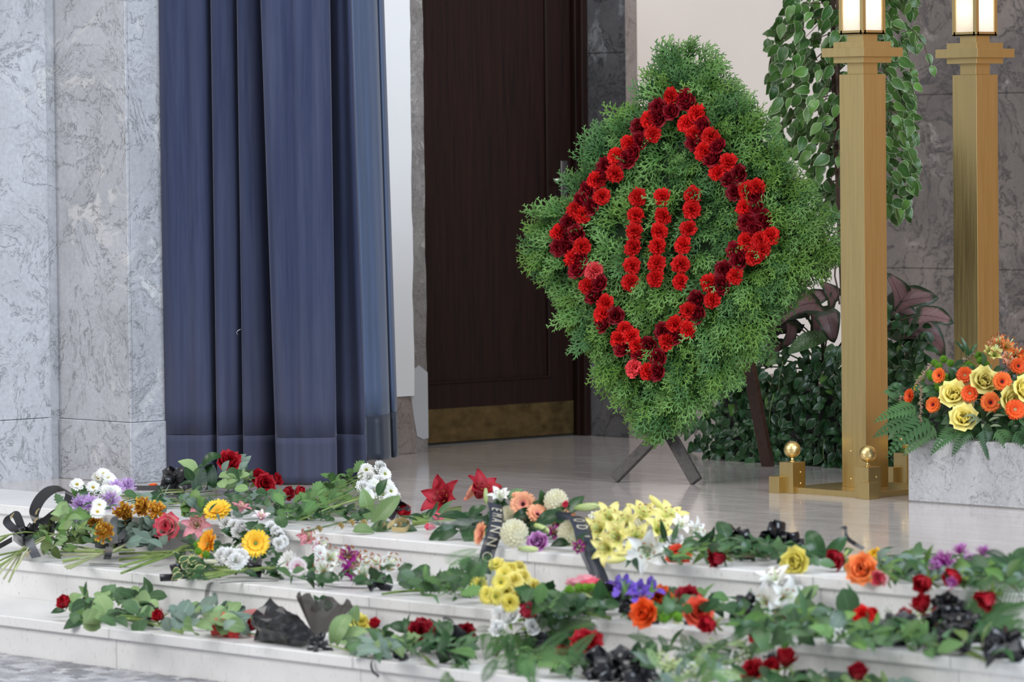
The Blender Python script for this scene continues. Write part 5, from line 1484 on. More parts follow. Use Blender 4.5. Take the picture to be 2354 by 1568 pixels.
a.fol([(650, 1185), (740, 1145), (830, 1100)], 26, 90, ('mum', 'lance', 'mum'), 'mum', (.04, .065), (.01, .07), up=.6, along=.9)
a.fol([(660, 1180), (840, 1180)], 14, 26, ('oval', 'heart'), ('dark', 'rose'), (.045, .07), (.01, .05))
a.heads('daisy', 'white', [(800, 1172), (808, 1182), (796, 1180)], h=.03, sz=.6)
a.lf(868, 1140, .3, .6, .07, 'oval', 'dark', .08)
a = single('red rose bud with two broad pale leaves and a black and gold ribbon', 0, 914, 1178, 'red', (700, 1222), (.9, .25, .4), 'bud', .85, .03, 0, name='ribboned_rose', cat='rose', group=None)
a.lf(850, 1192, -.15, .75, .105, 'broad', 'pale', .02, .2, (0, .5, .9)); a.lf(862, 1202, .45, .55, .125, 'broad', 'pale', .02, .2, (0, .5, .9)); a.lf(810, 1222, .9, .25, .08, 'oval', 'pale', .01); a.lf(850, 1215, .9, .1, .09, 'oval', 'rose', .01); a.lf(905, 1215, .9, 0, .08, 'oval', 'dark', .01)
for x, y in ((725, 1217), (775, 1210), (800, 1203), (828, 1203), (870, 1205), (908, 1206)):
    a.ribbon([(x - 7, y + 6, .02), (x, y - 4, .03), (x + 8, y - 5, .03), (x + 14, y + 4, .02)], .008, 'gold_print', 'gold_band', (.6, .7, .3), 10)
a.ribbon([(890, 1212, .02), (905, 1200, .04), (925, 1195, .04), (942, 1205, .025), (930, 1218, .012), (900, 1216, .015)], .010, 'gold_print', 'ribbon_loop', (0, .8, .5))
a.bow(905, 1165, .05, 4, 'black', .05, .012, 1)
# ---- first tread, left half
q = BQ('mixed_bouquet', 'bouquet of golden gerberas, pink lily and white mums', 'bouquet', 1, 500, 1300)
q.bundle((395, 1272), [(272, 1275), (278, 1283), (274, 1304), (276, 1316), (300, 1310), (272, 1290)], [(430, 1262), (450, 1250), (470, 1270)], .0042, 'stem', .03)
q.head('gerbera', 'gold', 500, 1176, .16, (-.15, .75, .6), .95, 'centre_yellow'); q.head('gerbera', 'goldorange', 480, 1252, .10, (-.8, .35, .5), .98, 'centre_green'); q.head('gerbera', 'gold', 588, 1250, .11, (.0, .3, .9), .92, 'centre_green')
q.head('lily', 'pink', 456, 1212, .10, (-.1, .35, .9), .80); q.head('lily', 'pink', 553, 1178, .14, (.2, .9, .2), .5); q.head('budlily', 'palegreen', 520, 1220, .11, (.9, .3, .5), .7); q.head('budlily', 'cream', 500, 1292, .05, (-.7, .1, .6), .6)
q.head('rose', 'bicolor', 392, 1217, .10, (-.35, .35, .85), 1.05)
for x, y in ((538, 1210), (548, 1225), (555, 1212), (530, 1222), (560, 1222), (520, 1205)): q.head('double', 'white', x, y, .11, (.2, .5, .8), .75)
for x, y in ((530, 1280), (552, 1282), (515, 1278), (542, 1292), (560, 1270)): q.head('double', 'white', x, y, .08, (0, .5, .85), .9, 'centre_green')
for x, y in ((454, 1252), (476, 1250), (466, 1240), (473, 1275), (456, 1268)): q.head('button', 'green', x, y, .09, sz=.85)
for x, y in ((622, 1212), (634, 1222), (642, 1232), (620, 1230), (640, 1250), (650, 1245)): q.head('double', 'white', x, y, .11, (.4, .4, .8), .62)
q.head('lily', 'blush', 600, 1196, .14, (.1, .8, .4), .45)
q.fol([(420, 1270), (560, 1260), (640, 1240)], 36, 60, ('oval', 'lance'), ('dark', 'rose', 'dark'), (.045, .065), (.01, .08))
q.fol([(415, 1290), (440, 1320)], 14, 14, 'oval', 'holly', (.04, .055), (.01, .05))
q.fol([(430, 1170), (470, 1165)], 14, 12, ('mum', 'round'), ('fresh', 'euca'), (.04, .06), (.12, .15), up=1)
q.fol([(470, 1310), (450, 1325)], 10, 10, 'leatherfern', 'dark', (.05, .07), (.01, .04))
q.fol([(400, 1300), (560, 1312)], 14, 30, ('oval', 'lance'), 'dark', (.045, .06), (.006, .03))
q.bow(410, 1320, .04, 3, 'black', .015, .012, 1)
q = BQ('gerbera_bouquet', 'small bouquet of white gerberas and purple alstroemeria on short green stems', 'bouquet', 1, 640, 1325)
q.bundle((575, 1310), [(460, 1301), (462, 1312), (466, 1325), (470, 1332), (458, 1307), (466, 1318)], [(640, 1310), (660, 1305), (680, 1315)], .0045, 'stem', .022)
q.bow(588, 1308, .035, 5, 'black', .03, .014, 0, 'black_tape')
q.head('gerbera', 'white', 665, 1298, .05, (-.7, .3, .6), .90, 'centre_pink'); q.head('gerbera', 'blush', 684, 1304, .06, (.1, .2, 1), .62, 'centre_dark'); q.head('gerbera', 'white', 735, 1272, .085, (.6, .4, .6), .55, 'centre_pink')
for x, y, c_ in ((700, 1245, 'pink'), (720, 1264, 'blush'), (752, 1290, 'white'), (765, 1302, 'white'), (748, 1318, 'white'), (775, 1284, 'blush'), (800, 1286, 'magenta'), (806, 1304, 'magenta'), (788, 1318, 'magenta'), (796, 1300, 'purple'), (812, 1294, 'purple'), (835, 1312, 'white'), (850, 1300, 'blush'), (868, 1306, 'white'), (882, 1300, 'white'), (832, 1326, 'white'), (858, 1322, 'blush'), (890, 1312, 'white')): q.head('alstro', c_, x, y, .045 if y > 1290 else .09, (q.R.gauss(.2, .4), .45, .8), .95)
q.head('tulip', 'pink', 692, 1250, .10, (.5, .9, .1), .6)
q.fol([(610, 1300), (700, 1310), (800, 1320), (880, 1325)], 26, 66, ('lance', 'blade', 'oval'), ('dark', 'rose', 'dark'), (.045, .07), (.008, .06))
q.bow(865, 1335, .04, 5, 'black', .03, .013, 2)
q.ribbon([(720, 1342, .004), (780, 1350, .005), (840, 1352, .006), (890, 1345, .008)], .003, 'film_brown', 'thin_stem')
q = BQ('black_ribbon', 'sheer black ribbon hanging over the first step edge', 'ribbon', 1, 520, 1336)
q.ribbon([(640, 1336, .006), (560, 1337, .006), (505, 1340, .006)], .006, 'black', 'ribbon_tail', (0, .4, 1))
P_ = [on_y(500, 1338, EDGE[1] + .02), on_y(484, 1341, EDGE[1] - .008), on_y(477, 1358, EDGE[1] - .01), on_y(474, 1385, EDGE[1] - .012), on_y(473, 1412, EDGE[1] - .016)]
link('ribbon_drop', ribbon_mesh(P_, RH * .007, M['tulle_black'], 'ribbon_drop'), q.root)
# ---- platform, middle and right
a = BQ('amaryllis_bouquet', 'red amaryllis and pink tulip in clear cellophane near the platform edge', 'bouquet', 0, 1050, 1205)
a.head('amaryllis', 'amaryllis', 1030, 1158, .05, (-.4, .45, .8), .95); a.head('amaryllis', 'amaryllis', 1098, 1145, .06, (.35, .8, .5), .85); a.head('budlily', 'peach', 1072, 1145, .06, (.5, .8, .2), .75); a.head('budlily', 'peach', 1066, 1150, .05, (.75, .55, .2), .6)
a.head('budlily', 'palegreen', 1117, 1158, .05, (0, 1, .2), .6); a.head('tulip', 'rosepink', 1020, 1192, .03, (-.8, .2, .5), .8); a.head('tulip', 'rosepink', 1002, 1212, .02, (-.9, .1, .4), .7)
P_ = [a.P(1012, 1145, .06), a.P(1005, 1125, .10), a.P(1012, 1108, .13), a.P(1004, 1096, .15)]
link('curled_petal', ribbon_mesh(P_, RH * .007, PM['amaryllis'], 'curled_petal'), a.root)
for i in range(7): a.stem((948, 1190 + i * 3), (1060, 1165 + i * 5), .0036, 'stem', .008, .03)
a.fol([(960, 1190), (1010, 1190)], 12, 12, 'lance', ('rose', 'dark'), (.05, .08), (.01, .05)); a.fol([(1040, 1220), (1110, 1200)], 14, 10, 'broad', 'dark', (.07, .11), (.01, .05))
a.lf(1108, 1190, -.85, -.55, .125, 'broad', 'dark', .05); a.lf(1085, 1185, -.9, -.35, .08, 'broad', 'dark', .05)
b = MB(); R_ = random.Random(4); rows = []
for i in range(7):
    row = []
    for j in range(9):
        px = 985 + i * 22; py = 1172 + j * 6.5 + R_.uniform(-3, 3); row.append(a.P(px, py, .045 * math.sin(math.pi * j / 8) + .006 + R_.uniform(0, .012)))
    rows.append(row)
b.grid(rows, [[(0, 0)] * 9 for _ in rows]); link('cellophane', b.mesh('cellophane', [M['cello']]), a.root)

q = BQ('funeral_spray', 'large spray of cream pompoms and peach gerberas with two lettered black ribbons', 'flower spray', 0, 1220, 1260)
for x, y, s_ in ((1182, 1226, 1.12), (1312, 1226, 1.05), (1278, 1152, .98), (1168, 1185, .8)): q.head('pompom', 'cream', x, y, .055, (0, .4, .9), s_)
for x, y, s_, d_ in ((1203, 1160, .85, (-.2, .3, .9)), (1235, 1184, .75, (.3, .6, .7)), (1108, 1228, .75, (-1, .25, .35)), (1308, 1186, .5, (.4, .7, .5)), (1190, 1140, .4, (0, .9, .3))): q.head('gerbera', 'peach', x, y, .08, d_, s_, 'centre_dark')
q.head('budlily', 'palegreen', 1228, 1205, .07, (.75, -.35, .6), .85); q.head('budlily', 'palegreen', 1320, 1168, .08, (.95, .1, .3), .95); q.head('budlily', 'palegreen', 1190, 1262, .03, (.95, 0, .4), .75)
q.head('lily', 'white', 1152, 1152, .08, (-.1, .75, .5), .6); q.head('bud', 'rosepink', 1297, 1164, .07, (.3, .5, .8), .4); q.head('rose', 'purple', 1238, 1250, .03, (-.2, .4, .9), .75); q.head('alstro', 'magenta', 1272, 1232, .04, (.2, .5, .8), .8); q.head('alstro', 'magenta', 1328, 1262, .03, (.1, .3, .9), .7)
q.lf(1300, 1195, -.9, .05, .13, 'broad', 'dark', .07); q.lf(1250, 1152, .9, .15, .09, 'broad', 'dark', .08); q.lf(1130, 1165, .7, .6, .08, 'oval', 'dark', .08); q.lf(1170, 1150, .6, .7, .06, 'oval', 'rose', .08)
q.fol([(1130, 1200), (1350, 1220)], 40, 44, ('oval', 'broad'), 'dark', (.05, .08), (.01, .05))
for x, y, r, u in ((1100, 1262, -.8, -.25), (1108, 1270, -.65, -.55), (1118, 1275, -.35, -.8), (1125, 1268, -.1, -1)): q.lf(x, y, r, u, .10, 'palm', 'fern', .02, .4)
def lettered(pts, hw, side, text, rng, first, step, size):
    P_ = smooth_path([Vector(p) for p in pts], 40)
    o = link('lettered_ribbon', ribbon_mesh(P_, side * hw, M['navy'], 'lettered_ribbon', 39), q.root)
    md = o.modifiers.new('thickness', 'SOLIDIFY'); md.thickness = .001
    tot = [0.0]
    for i in range(len(P_) - 1): tot.append(tot[-1] + (P_[i + 1] - P_[i]).length)
    def at(sv):
        for i in range(len(P_) - 1):
            if sv <= tot[i + 1] or i == len(P_) - 2:
                t = (sv - tot[i]) / (tot[i + 1] - tot[i]); return P_[i].lerp(P_[i + 1], t), (P_[i + 1] - P_[i]).normalized()
    for k, ch in enumerate(text):
        if ch == ' ': continue
        c, d = at(first + k * step)
        up = side.normalized() * (1 if side.dot(RH) > 0 else -1)
        nrm = d.cross(up)
        if nrm.dot(-DH) < 0: nrm = -nrm
        x = up.cross(nrm)
        m = Matrix(((x.x, up.x, nrm.x, 0), (x.y, up.y, nrm.y, 0), (x.z, up.z, nrm.z, 0), (0, 0, 0, 1)))
        link('letter', LET[ch], o, Matrix.Translation(c + nrm * .0042) @ m @ Matrix.Diagonal((.95 * size, size, .05, 1)))
y1 = EDGE[0]
r1 = [on_y(x, y, Y) for x, y, Y in ((1137, 1158, -1.60), (1141, 1180, -1.64), (1140, 1205, -1.70), (1131, 1240, -1.742), (1123, 1265, -1.755), (1116, 1292, -1.76), (1112, 1318, -1.77))]
lettered(r1, .023, (RH * 1.0 - UPW * .22).normalized(), 'EMANNO', None, .050, .047, .046)
r2 = [on_y(x, y, Y) for x, y, Y in ((1312, 1186, -1.60), (1328, 1196, -1.65), (1338, 1218, -1.70), (1345, 1248, -1.742), (1357, 1280, -1.752), (1372, 1314, -1.762), (1386, 1350, -1.78))]
lettered(r2, .027, (RH * 1.0 - UPW * .06).normalized(), 'ODI', None, .115, .062, .050)
q.ribbon([(1260, 1180, .07), (1285, 1186, .085), (1312, 1186, .09)], .014, 'navy', 'ribbon_band', (.2, 1, .5))
b = MB(); rows = []
for i in range(12):
    row = []
    for j in range(4):
        px = 1130 + i * 19; py = 1262 + j * 8 + px * .02 - 22 + R_.uniform(-4, 4); row.append(q.P(px, py, .02 + R_.uniform(0, .02)))
    rows.append(row)
b.grid(rows, [[(0, 0)] * 4 for _ in rows]); link('cellophane', b.mesh('cellophane', [M['cello']]), q.root)

q = BQ('lily_bouquet', 'bouquet of yellow lilies with one white lily over the step edge', 'bouquet', 0, 1450, 1262)
for x, y, d_, s_ in ((1398, 1200, (.1, .6, .7), .80), (1385, 1222, (-.5, .4, .8), .75), (1470, 1198, (.3, .8, .5), .85), (1440, 1212, (-.2, .5, .85), .8), (1535, 1205, (.2, .8, .5), .85), (1425, 1240, (-.4, .3, .85), .8), (1505, 1225, (.5, .5, .7), .8), (1405, 1262, (-.6, .1, .8), .7), (1460, 1240, (.1, .4, .9), .75)): q.head('lily', 'yellowlily', x, y, .065, d_, s_)
for x, y, d_, s_ in ((1412, 1232, (.8, .3, .4), .8), (1440, 1232, (.9, -.1, .4), .85), (1420, 1256, (-.9, -.2, .4), .8), (1480, 1262, (-.9, -.1, .4), .8), (1440, 1285, (-.9, -.05, .5), .75), (1530, 1175, (-.7, .7, .2), .8), (1520, 1245, (.8, -.2, .4), .7), (1395, 1276, (.9, .1, .5), .75)): q.head('budlily', 'yellowlily', x, y, .04, d_, s_)
for x, y in ((1460, 1225), (1378, 1205), (1500, 1250)): q.head('rose', 'cream', x, y, .03, None, .8)
q.head('lily', 'white', 1487, 1265, .045, (-.05, .05, 1), 1.0); q.head('lily', 'white', 1562, 1218, .06, (.2, .7, .5), .6); q.head('lily', 'white', 1585, 1225, .05, (.85, .3, .5), .65); q.head('tulip', 'cream', 1590, 1230, .04, (.9, .2, .4), .9)
q.fol([(1400, 1250), (1560, 1270)], 30, 30, 'lance', ('rose', 'dark', 'fresh'), (.06, .09), (.008, .05)); q.fol([(1550, 1250), (1660, 1262)], 20, 26, 'lance', ('dark', 'rose', 'fresh'), (.06, .09), (.008, .05))
for i in range(5): q.stem((1700, 1255 + i * 4), (1560, 1245 + i * 5), .003, 'stem_dark', .008, .03)
a = single('white and coral rose head at the tip of the yellow lilies', 0, 1563, 1272, 'coral', (1680, 1275), (-.2, -.25, .9), 'rose', .85, .025, 3, group=None)
a.head('rose', 'white', 1553, 1252, .05, (-.1, .8, .5), .6)
# loose roses along the platform edge
single('dark red rose head down beside the lilies, stem pointing right', 0, 1667, 1281, 'wine', (1860, 1262), (-.9, .0, .5), nl=10, group=None)
q = BQ('rose_bouquet', 'leafy bundle wrapped with shiny black foil knots behind the yellow rose', 'bouquet', 0, 1750, 1265)
q.fol([(1620, 1258), (1720, 1258), (1850, 1272)], 16, 70, ('oval', 'lance'), ('dark', 'dark', 'rose'), (.05, .085), (.008, .055))
for i in range(6): q.stem((1860, 1270 + i * 3), (1650, 1245 + i * 7), .0026, 'wood_stem' if i % 2 else 'stem_dark', .008, .02)
q.bow(1690, 1240, .045, 6, 'film_black', .05, .016, 1); q.bow(1778, 1240, .05, 6, 'film_black', .05, .016, 1); q.bow(1822, 1258, .04, 4, 'film_black', .03, .014, 0)
single('pale yellow rose lying alone on the platform edge', 0, 1837, 1293, 'lemon', (1990, 1285), (-.5, .15, .85), 'rose', 1.0, .03, 4, group=None)
a = single('deep red rose between the yellow and the orange rose', 0, 1940, 1290, 'wine', (2100, 1275), (-.8, .1, .6), 'bud', 1.05, .03, 3, group=None)
a.lf(1885, 1285, -.25, .75, .115, 'broad', 'dark', .02, .1, (0, .3, 1)); a.lf(1900, 1285, .5, .6, .09, 'broad', 'dark', .02, .1, (0, .4, 1))
a.ribbon([(1900, 1248, .05), (1922, 1222, .09), (1936, 1212, .105), (1944, 1216, .10), (1948, 1238, .06), (1985, 1262, .03)], .007, 'black', 'ribbon_tail', (.7, .6, .3))
single('large orange and apricot rose hanging over the platform edge', 0, 1988, 1311, 'apricot', (2130, 1292), (-.35, .2, .9), 'rose', 1.05, .03, 6, group=None)
single('small orange and yellow rose bud among leaves', 0, 2018, 1282, 'gold', (2130, 1272), (-.5, .5, .7), 'bud', .65, .045, 4, group=None)
single('pink and white rose bud next to the orange rose', 0, 2042, 1329, 'bicolor', (2160, 1302), (-.85, .05, .6), 'bud', .85, .03, 4, group=None)
single('red rose just under the purple mums, tip turned down', 0, 2140, 1336, 'red', (2290, 1318), (-.8, -.25, .6), 'bud', .95, .03, 3, group=None)
single('red rose to the right of the purple mums, lying flat', 0, 2210, 1331, 'red', (2345, 1330), (-.95, .05, .4), 'bud', .95, .055, 3, group=None)
single('red rose hanging head down over the platform nosing at far right', 0, 2285, 1366, 'red', (2380, 1340), (-.75, -.45, .5), 'bud', 1.0, .025, 3, group=None)
q = BQ('mum_bouquet', 'leafy bouquet with purple and white-tipped mums at the right platform edge', 'bouquet', 0, 2180, 1312)
for x, y, d_, s_ in ((2170, 1298, (-.8, .3, .6), 1.1), (2208, 1270, (.1, .9, .3), .75), (2230, 1296, (.2, .6, .7), .8), (2258, 1274, (.4, .9, .2), .75), (2190, 1338, (-.5, -.2, .7), .45)): q.head('spider', 'purple', x, y, .06, d_, s_)
q.fol([(2010, 1295), (2120, 1305), (2240, 1320), (2354, 1330)], 22, 110, ('oval', 'lance', 'oval'), ('rose', 'dark', 'fresh', 'euca'), (.05, .08), (.008, .06))
q.fol([(2250, 1300), (2360, 1310)], 18, 26, ('frond', 'oval'), ('fern', 'dark'), (.07, .11), (.01, .05))
for i in range(6): q.stem((2100, 1272 + i * 8), (2370, 1290 + i * 10), .0024, 'wood_stem' if i % 2 else 'stem_dark', .02, .02)
# ---- first tread, middle and right
q = BQ('daisy_bouquet', 'bouquet of bright yellow daisy mums on the middle step', 'bouquet', 1, 1120, 1372)
yd = [(1102, 1346, (-.3, .2, .9)), (1142, 1300, (-.3, .7, .6)), (1172, 1312, (0, .5, .85)), (1152, 1340, (-.1, .4, .9)), (1122, 1368, (-.1, .1, 1)), (1138, 1372, (.5, .1, .8)), (1190, 1308, (.2, .8, .5)), (1182, 1335, (.2, .5, .8)), (1200, 1328, (.4, .6, .6)), (1212, 1345, (.7, .3, .6)), (1225, 1350, (.9, .2, .4)), (1165, 1360, (0, .2, 1)), (1172, 1385, (0, .1, 1)), (1190, 1372, (.4, .1, .9)), (1195, 1352, (.3, .4, .9)), (1160, 1322, (-.3, .5, .8))]
for x, y, d_ in yd: q.head('double' if x > 1160 else 'daisy', 'lemon' if x < 1180 else 'yellow', x, y, .055 if y > 1340 else .09, d_, .82 if x > 1160 else 1.05, 'centre_green')
for i in range(4): q.stem((878 + i * 10, 1366 - i * 2), (1060, 1345 + i * 4), .0034, 'stem', .008, .02)
q.fol([(960, 1350), (1090, 1350)], 22, 46, ('mum', 'lance'), ('mum', 'rose'), (.045, .075), (.008, .06), up=.6)
q.fol([(1200, 1375), (1290, 1385)], 22, 34, ('mum', 'oval'), ('rose', 'mum', 'dark'), (.06, .09), (.008, .06)); q.fol([(1060, 1310), (1080, 1330)], 10, 6, 'mum', 'dark', (.06, .08), (.06, .09), up=1.2)
q.fol([(905, 1325), (970, 1320)], 18, 12, 'round', ('rose', 'dark', 'euca'), (.045, .06), (.03, .07))
q = BQ('gerbera_bunch', 'pink gerberas seen from behind with pale green stems under the lettered ribbon', 'bouquet', 1, 1340, 1392)
for x, y in ((1325, 1345), (1348, 1338), (1360, 1346)): q.head('gerbera', 'rosepink' if x == 1360 else 'pink', x, y, .085, (q.R.gauss(0, .2), .95, .25), .70, 'centre_pink')
for x, y in ((1308, 1356), (1330, 1352), (1362, 1352), (1346, 1352)): q.head('button', 'green', x, y, .085, sz=.95)
for i in range(9): q.stem((1392 - i * 3, 1392 - i), (1312 + i * 7, 1352), .0026, 'stem' if i % 2 else 'stem_pale', .03, .08)
q.fol([(1270, 1390), (1390, 1395)], 14, 30, ('oval', 'mum'), ('dark', 'rose'), (.05, .075), (.008, .05)); q.bow(1398, 1372, .05, 6, 'film_black', .05, .017, 1)
for i in range(3): q.stem((1300, 1402 + i * 3), (1405, 1425 - i * 3), .0024, 'stem', .008, .01)
q = BQ('iris_bouquet', 'bouquet of violet irises beside the black bow', 'bouquet', 1, 1460, 1400)
for x, y in ((1417, 1350), (1438, 1348), (1452, 1358), (1472, 1360), (1488, 1352), (1500, 1362), (1480, 1374), (1462, 1372), (1430, 1360)): q.head('iris', 'violet', x, y, .08, (q.R.gauss(0, .4), .9, .4), .75)
q.fol([(1415, 1385), (1490, 1390)], 14, 20, ('blade', 'lance'), ('rose', 'fresh'), (.06, .09), (.01, .06), up=1); q.bow(1460, 1398, .048, 6, 'film_black', .045, .015, 1)
for i in range(4): q.stem((1470 - i * 14, 1428 - i * 3), (1440 + i * 10, 1375), .003, 'stem', .008, .05)
q = BQ('rose_posy', 'posy of orange roses and green button mums on the middle step', 'bouquet', 1, 1540, 1420)
for x, y, d_, s_ in ((1516, 1382, (-.1, .4, .9), .92), (1490, 1412, (-.5, .2, .8), .95), (1603, 1412, (.1, .3, .9), 1.0)): q.head('rose', 'redorange' if x < 1600 else 'coral', x, y, .05, d_, s_)
q.head('rose', 'wine', 1577, 1384, .06, (.2, .5, .8), .9)
for x, y in ((1543, 1378), (1540, 1368), (1520, 1404), (1540, 1404), (1566, 1394), (1526, 1422), (1558, 1420), (1534, 1416), (1552, 1402)): q.head('button', 'green', x, y, .05, sz=1.0)
q.fol([(1500, 1395), (1560, 1400), (1640, 1385)], 22, 36, ('oval', 'mum', 'leatherfern'), ('dark', 'rose', 'mum'), (.05, .075), (.01, .07), up=.8)
q.ribbon([(1560, 1432, .006), (1600, 1433, .006), (1640, 1434, .006)], .006, 'black', 'ribbon_tail', (0, 1, .3)); q.head('budlily', 'cream', 1545, 1430, .015, (.9, -.1, .4), .4)
q = BQ('lily_bouquet', 'bouquet with white lilies and broad green leaves on the middle step', 'bouquet', 1, 1780, 1440)
for x, y, d_, s_ in ((1782, 1352, (-.1, .9, .3), .85), (1790, 1378, (.5, .2, .85), .95), (1768, 1385, (-.5, .1, .85), .85), (1785, 1400, (.1, -.3, .95), .7), (1805, 1372, (.8, .5, .4), .7)): q.head('lily', 'white', x, y, .07, d_, s_)
q.fol([(1690, 1420), (1780, 1430), (1890, 1425)], 30, 64, ('oval', 'broad', 'lance'), ('rose', 'rose', 'dark', 'fresh'), (.06, .10), (.008, .07))
q.bow(1718, 1388, .032, 5, 'film_black', .075, .012, 0)
q.lf(1850, 1400, .3, .9, .07, 'lance', 'rose', .06); q.lf(1830, 1405, .4, .6, .10, 'broad', 'pale', .05)
single('red rose bud pointing down beside the orange posy', 1, 1645, 1436, 'red', (1760, 1425), (-.85, .0, .55), 'bud', .90, .03, 3, group=None)
single('red rose lying below the white lilies', 1, 1758, 1448, 'red', (1900, 1450), (-.9, -.1, .5), 'bud', .95, .03, 3, group=None)
q = BQ('carnation_bouquet', 'bouquet of red carnation and tiny white florets with a black satin bow', 'bouquet', 1, 2000, 1462)
q.head('carnation', 'carnation', 1985, 1418, .06, (-.4, .4, .8), .85); q.head('carnation', 'carnation', 2004, 1412, .06, (.6, .5, .5), .6)
for x, y in ((1915, 1430), (1918, 1455), (1910, 1462), (1935, 1466), (1955, 1412), (2045, 1408)): q.head('floret', 'white', x, y, .045, None, .8)
q.fol([(1890, 1445), (2000, 1455), (2160, 1475)], 30, 90, ('oval', 'lance', 'mum'), ('rose', 'mum', 'dark', 'fresh'), (.05, .085), (.008, .07)); q.lf(1955, 1420, -.2, .8, .09, 'round', 'rose', .05); q.lf(1965, 1385, -.3, .9, .06, 'lance', 'rose', .09)
q.bow(2062, 1450, .065, 6, 'black', .04, .02, 1)
for i in range(4): q.stem((2270 - i * 8, 1520 - i * 6), (2120, 1478 - i * 4), .003, 'stem', .008, .02)
single('red rose standing up beside the black foil wrap', 1, 2122, 1408, 'red', (2190, 1478), (-.3, .9, .4), 'bud', .95, .07, 3, group=None)
single('dark red rose half hidden under the black satin bow', 1, 2083, 1432, 'wine', (2180, 1470), (-.5, .5, .7), 'rose', .75, .05, 2, group=None)
q = BQ('foil_bouquet', 'bouquet wrapped in crumpled black foil with a green palm leaf', 'bouquet', 1, 2220, 1490)
for x, y, s_ in ((2180, 1405, .05), (2175, 1440, .06), (2210, 1455, .06), (2195, 1470, .05)): q.bow(x, y, s_, 8, 'film_black', .06, .024, 0, 'foil_wrap', 1.0)
for x, y, r, u, L in ((2205, 1450, .6, .8, .16), (2225, 1450, .8, .65, .17), (2230, 1465, .75, .45, .14), (2250, 1470, .8, .3, .12), (2215, 1440, .35, .95, .12)): q.lf(x, y, r, u, L, 'palm', 'fern', .05, .2, (-.5, .4, .8)); q.lf(x + 6, y, r, u + .1, L, 'lance', 'fern', .05, .2, (-.5, .4, .8))
q.fol([(2210, 1470), (2330, 1480)], 24, 34, ('lance', 'oval', 'blade'), ('rose', 'bronzeleaf', 'dark'), (.06, .09), (.008, .06), up=.8); q.head('bud', 'wine', 2150, 1424, .06, (.3, .5, .8), .7)
q.bow(2310, 1480, .055, 7, 'film_black', .05, .02, 1); 
b = MB(); rows = []
for i in range(5): rows.append([q.P(2285 + i * 14, 1452 + j * 14 + R_.uniform(-5, 5), .05 + R_.uniform(-.02, .02)) for j in range(4)])
b.grid(rows, [[(0, 0)] * 4 for _ in rows]); link('cellophane', b.mesh('cellophane', [M['cello']]), q.root)
# ---- second tread
q = BQ('leafy_rose', 'leafy red rose laid at the left end of the lowest step', 'rose', 2, 260, 1425)
q.head('bud', 'red', 160, 1391, .05, (-.7, .55, .5), .80)
for i in range(4): q.stem((352 + i * 3, 1440 - i * 5), (180 + i * 16, 1400 + i * 4), .0032, 'stem' if i else 'stem_dark', .008, .04)
q.fol([(165, 1410), (250, 1395), (340, 1400)], 30, 54, ('oval', 'round'), ('rose', 'rose', 'pale'), (.055, .08), (.01, .07), up=.6); q.lf(200, 1420, -.8, -.3, .085, 'oval', 'rose', .02); q.lf(195, 1370, .1, .9, .05, 'lance', 'rose', .08); q.lf(170, 1412, .9, -.35, .10, 'broad', 'fresh', .03); q.lf(150, 1405, -.9, .1, .05, 'oval', 'dark', .02)
q.bow(352, 1410, .028, 4, 'film_black', .04, .008, 1)
for i in range(3): q.stem((420, 1448 + i * 4), (300, 1420 + i * 2), .0034, 'stem', .008, .02)
q = BQ('leafy_rose', 'single red rose with round blue-grey eucalyptus and red net ribbon', 'rose', 2, 440, 1438)
q.head('bud', 'red', 374, 1421, .035, (-.6, .5, .6), .70)
q.fol([(385, 1430), (470, 1425), (545, 1425)], 26, 46, ('round', 'round', 'oval'), ('euca', 'euca', 'pale'), (.045, .07), (.01, .075), up=.8)
q.stem((640, 1466), (390, 1430), .003, 'stem', .008, .025); q.stem((560, 1450), (400, 1432), .0026, 'wood_stem', .008, .025)
q.bow(520, 1442, .045, 7, 'tulle_red', .03, .014, 1); q.bow(530, 1446, .035, 5, 'tulle_red', .02, .012, 0)
q.ribbon([(548, 1428, .02), (560, 1412, .05), (585, 1406, .065), (610, 1412, .06), (616, 1420, .045)], .010, 'tulle_red', 'net_loop', (0, 1, .4))
q.ribbon([(545, 1450, .012), (570, 1460, .010), (590, 1466, .008)], .008, 'tulle_red', 'net_tail', (0, .4, 1))
q = BQ('wrapped_rose', 'rose wrapped in black foil under a flared cuff of smoke tulle', 'rose', 2, 690, 1465)
q.head('bud', 'wine', 595, 1440, .03, (-.9, .3, .4), .75); q.lf(600, 1455, .6, .1, .06, 'oval', 'rose', .015); q.lf(605, 1440, .7, .6, .05, 'lance', 'pale', .03)
b = MB(); rows = []
ax0 = q.P(620, 1432, .055); ax1 = q.P(722, 1472, .03); d_ = (ax1 - ax0).normalized()
for i in range(12):
    t = i / 11; c = ax0.lerp(ax1, t); rr = .058 * (1 - t) ** .8 + .008; w1 = d_.cross(UPW).normalized(); w2 = w1.cross(d_).normalized(); row = []
    for j in range(16):
        an = 2 * math.pi * j / 16; k = rr * (1 + .16 * math.sin(5 * an + t * 3) + R_.uniform(-.14, .14)); v_ = c + w1 * math.cos(an) * k + w2 * math.sin(an) * k; v_.z = max(v_.z, q.z0 + .003); row.append(v_)
    rows.append(row)
b.grid(rows, [[(0, 0)] * 16 for _ in rows], 0, True); link('foil_cone', b.mesh('foil_cone', [M['film_black']], False), q.root)
b = MB(); rows = []; c0 = q.P(735, 1440, .045); ax = cdir(.15, .9, -.1); w1 = ax.cross(DH).normalized(); w2 = w1.cross(ax).normalized()
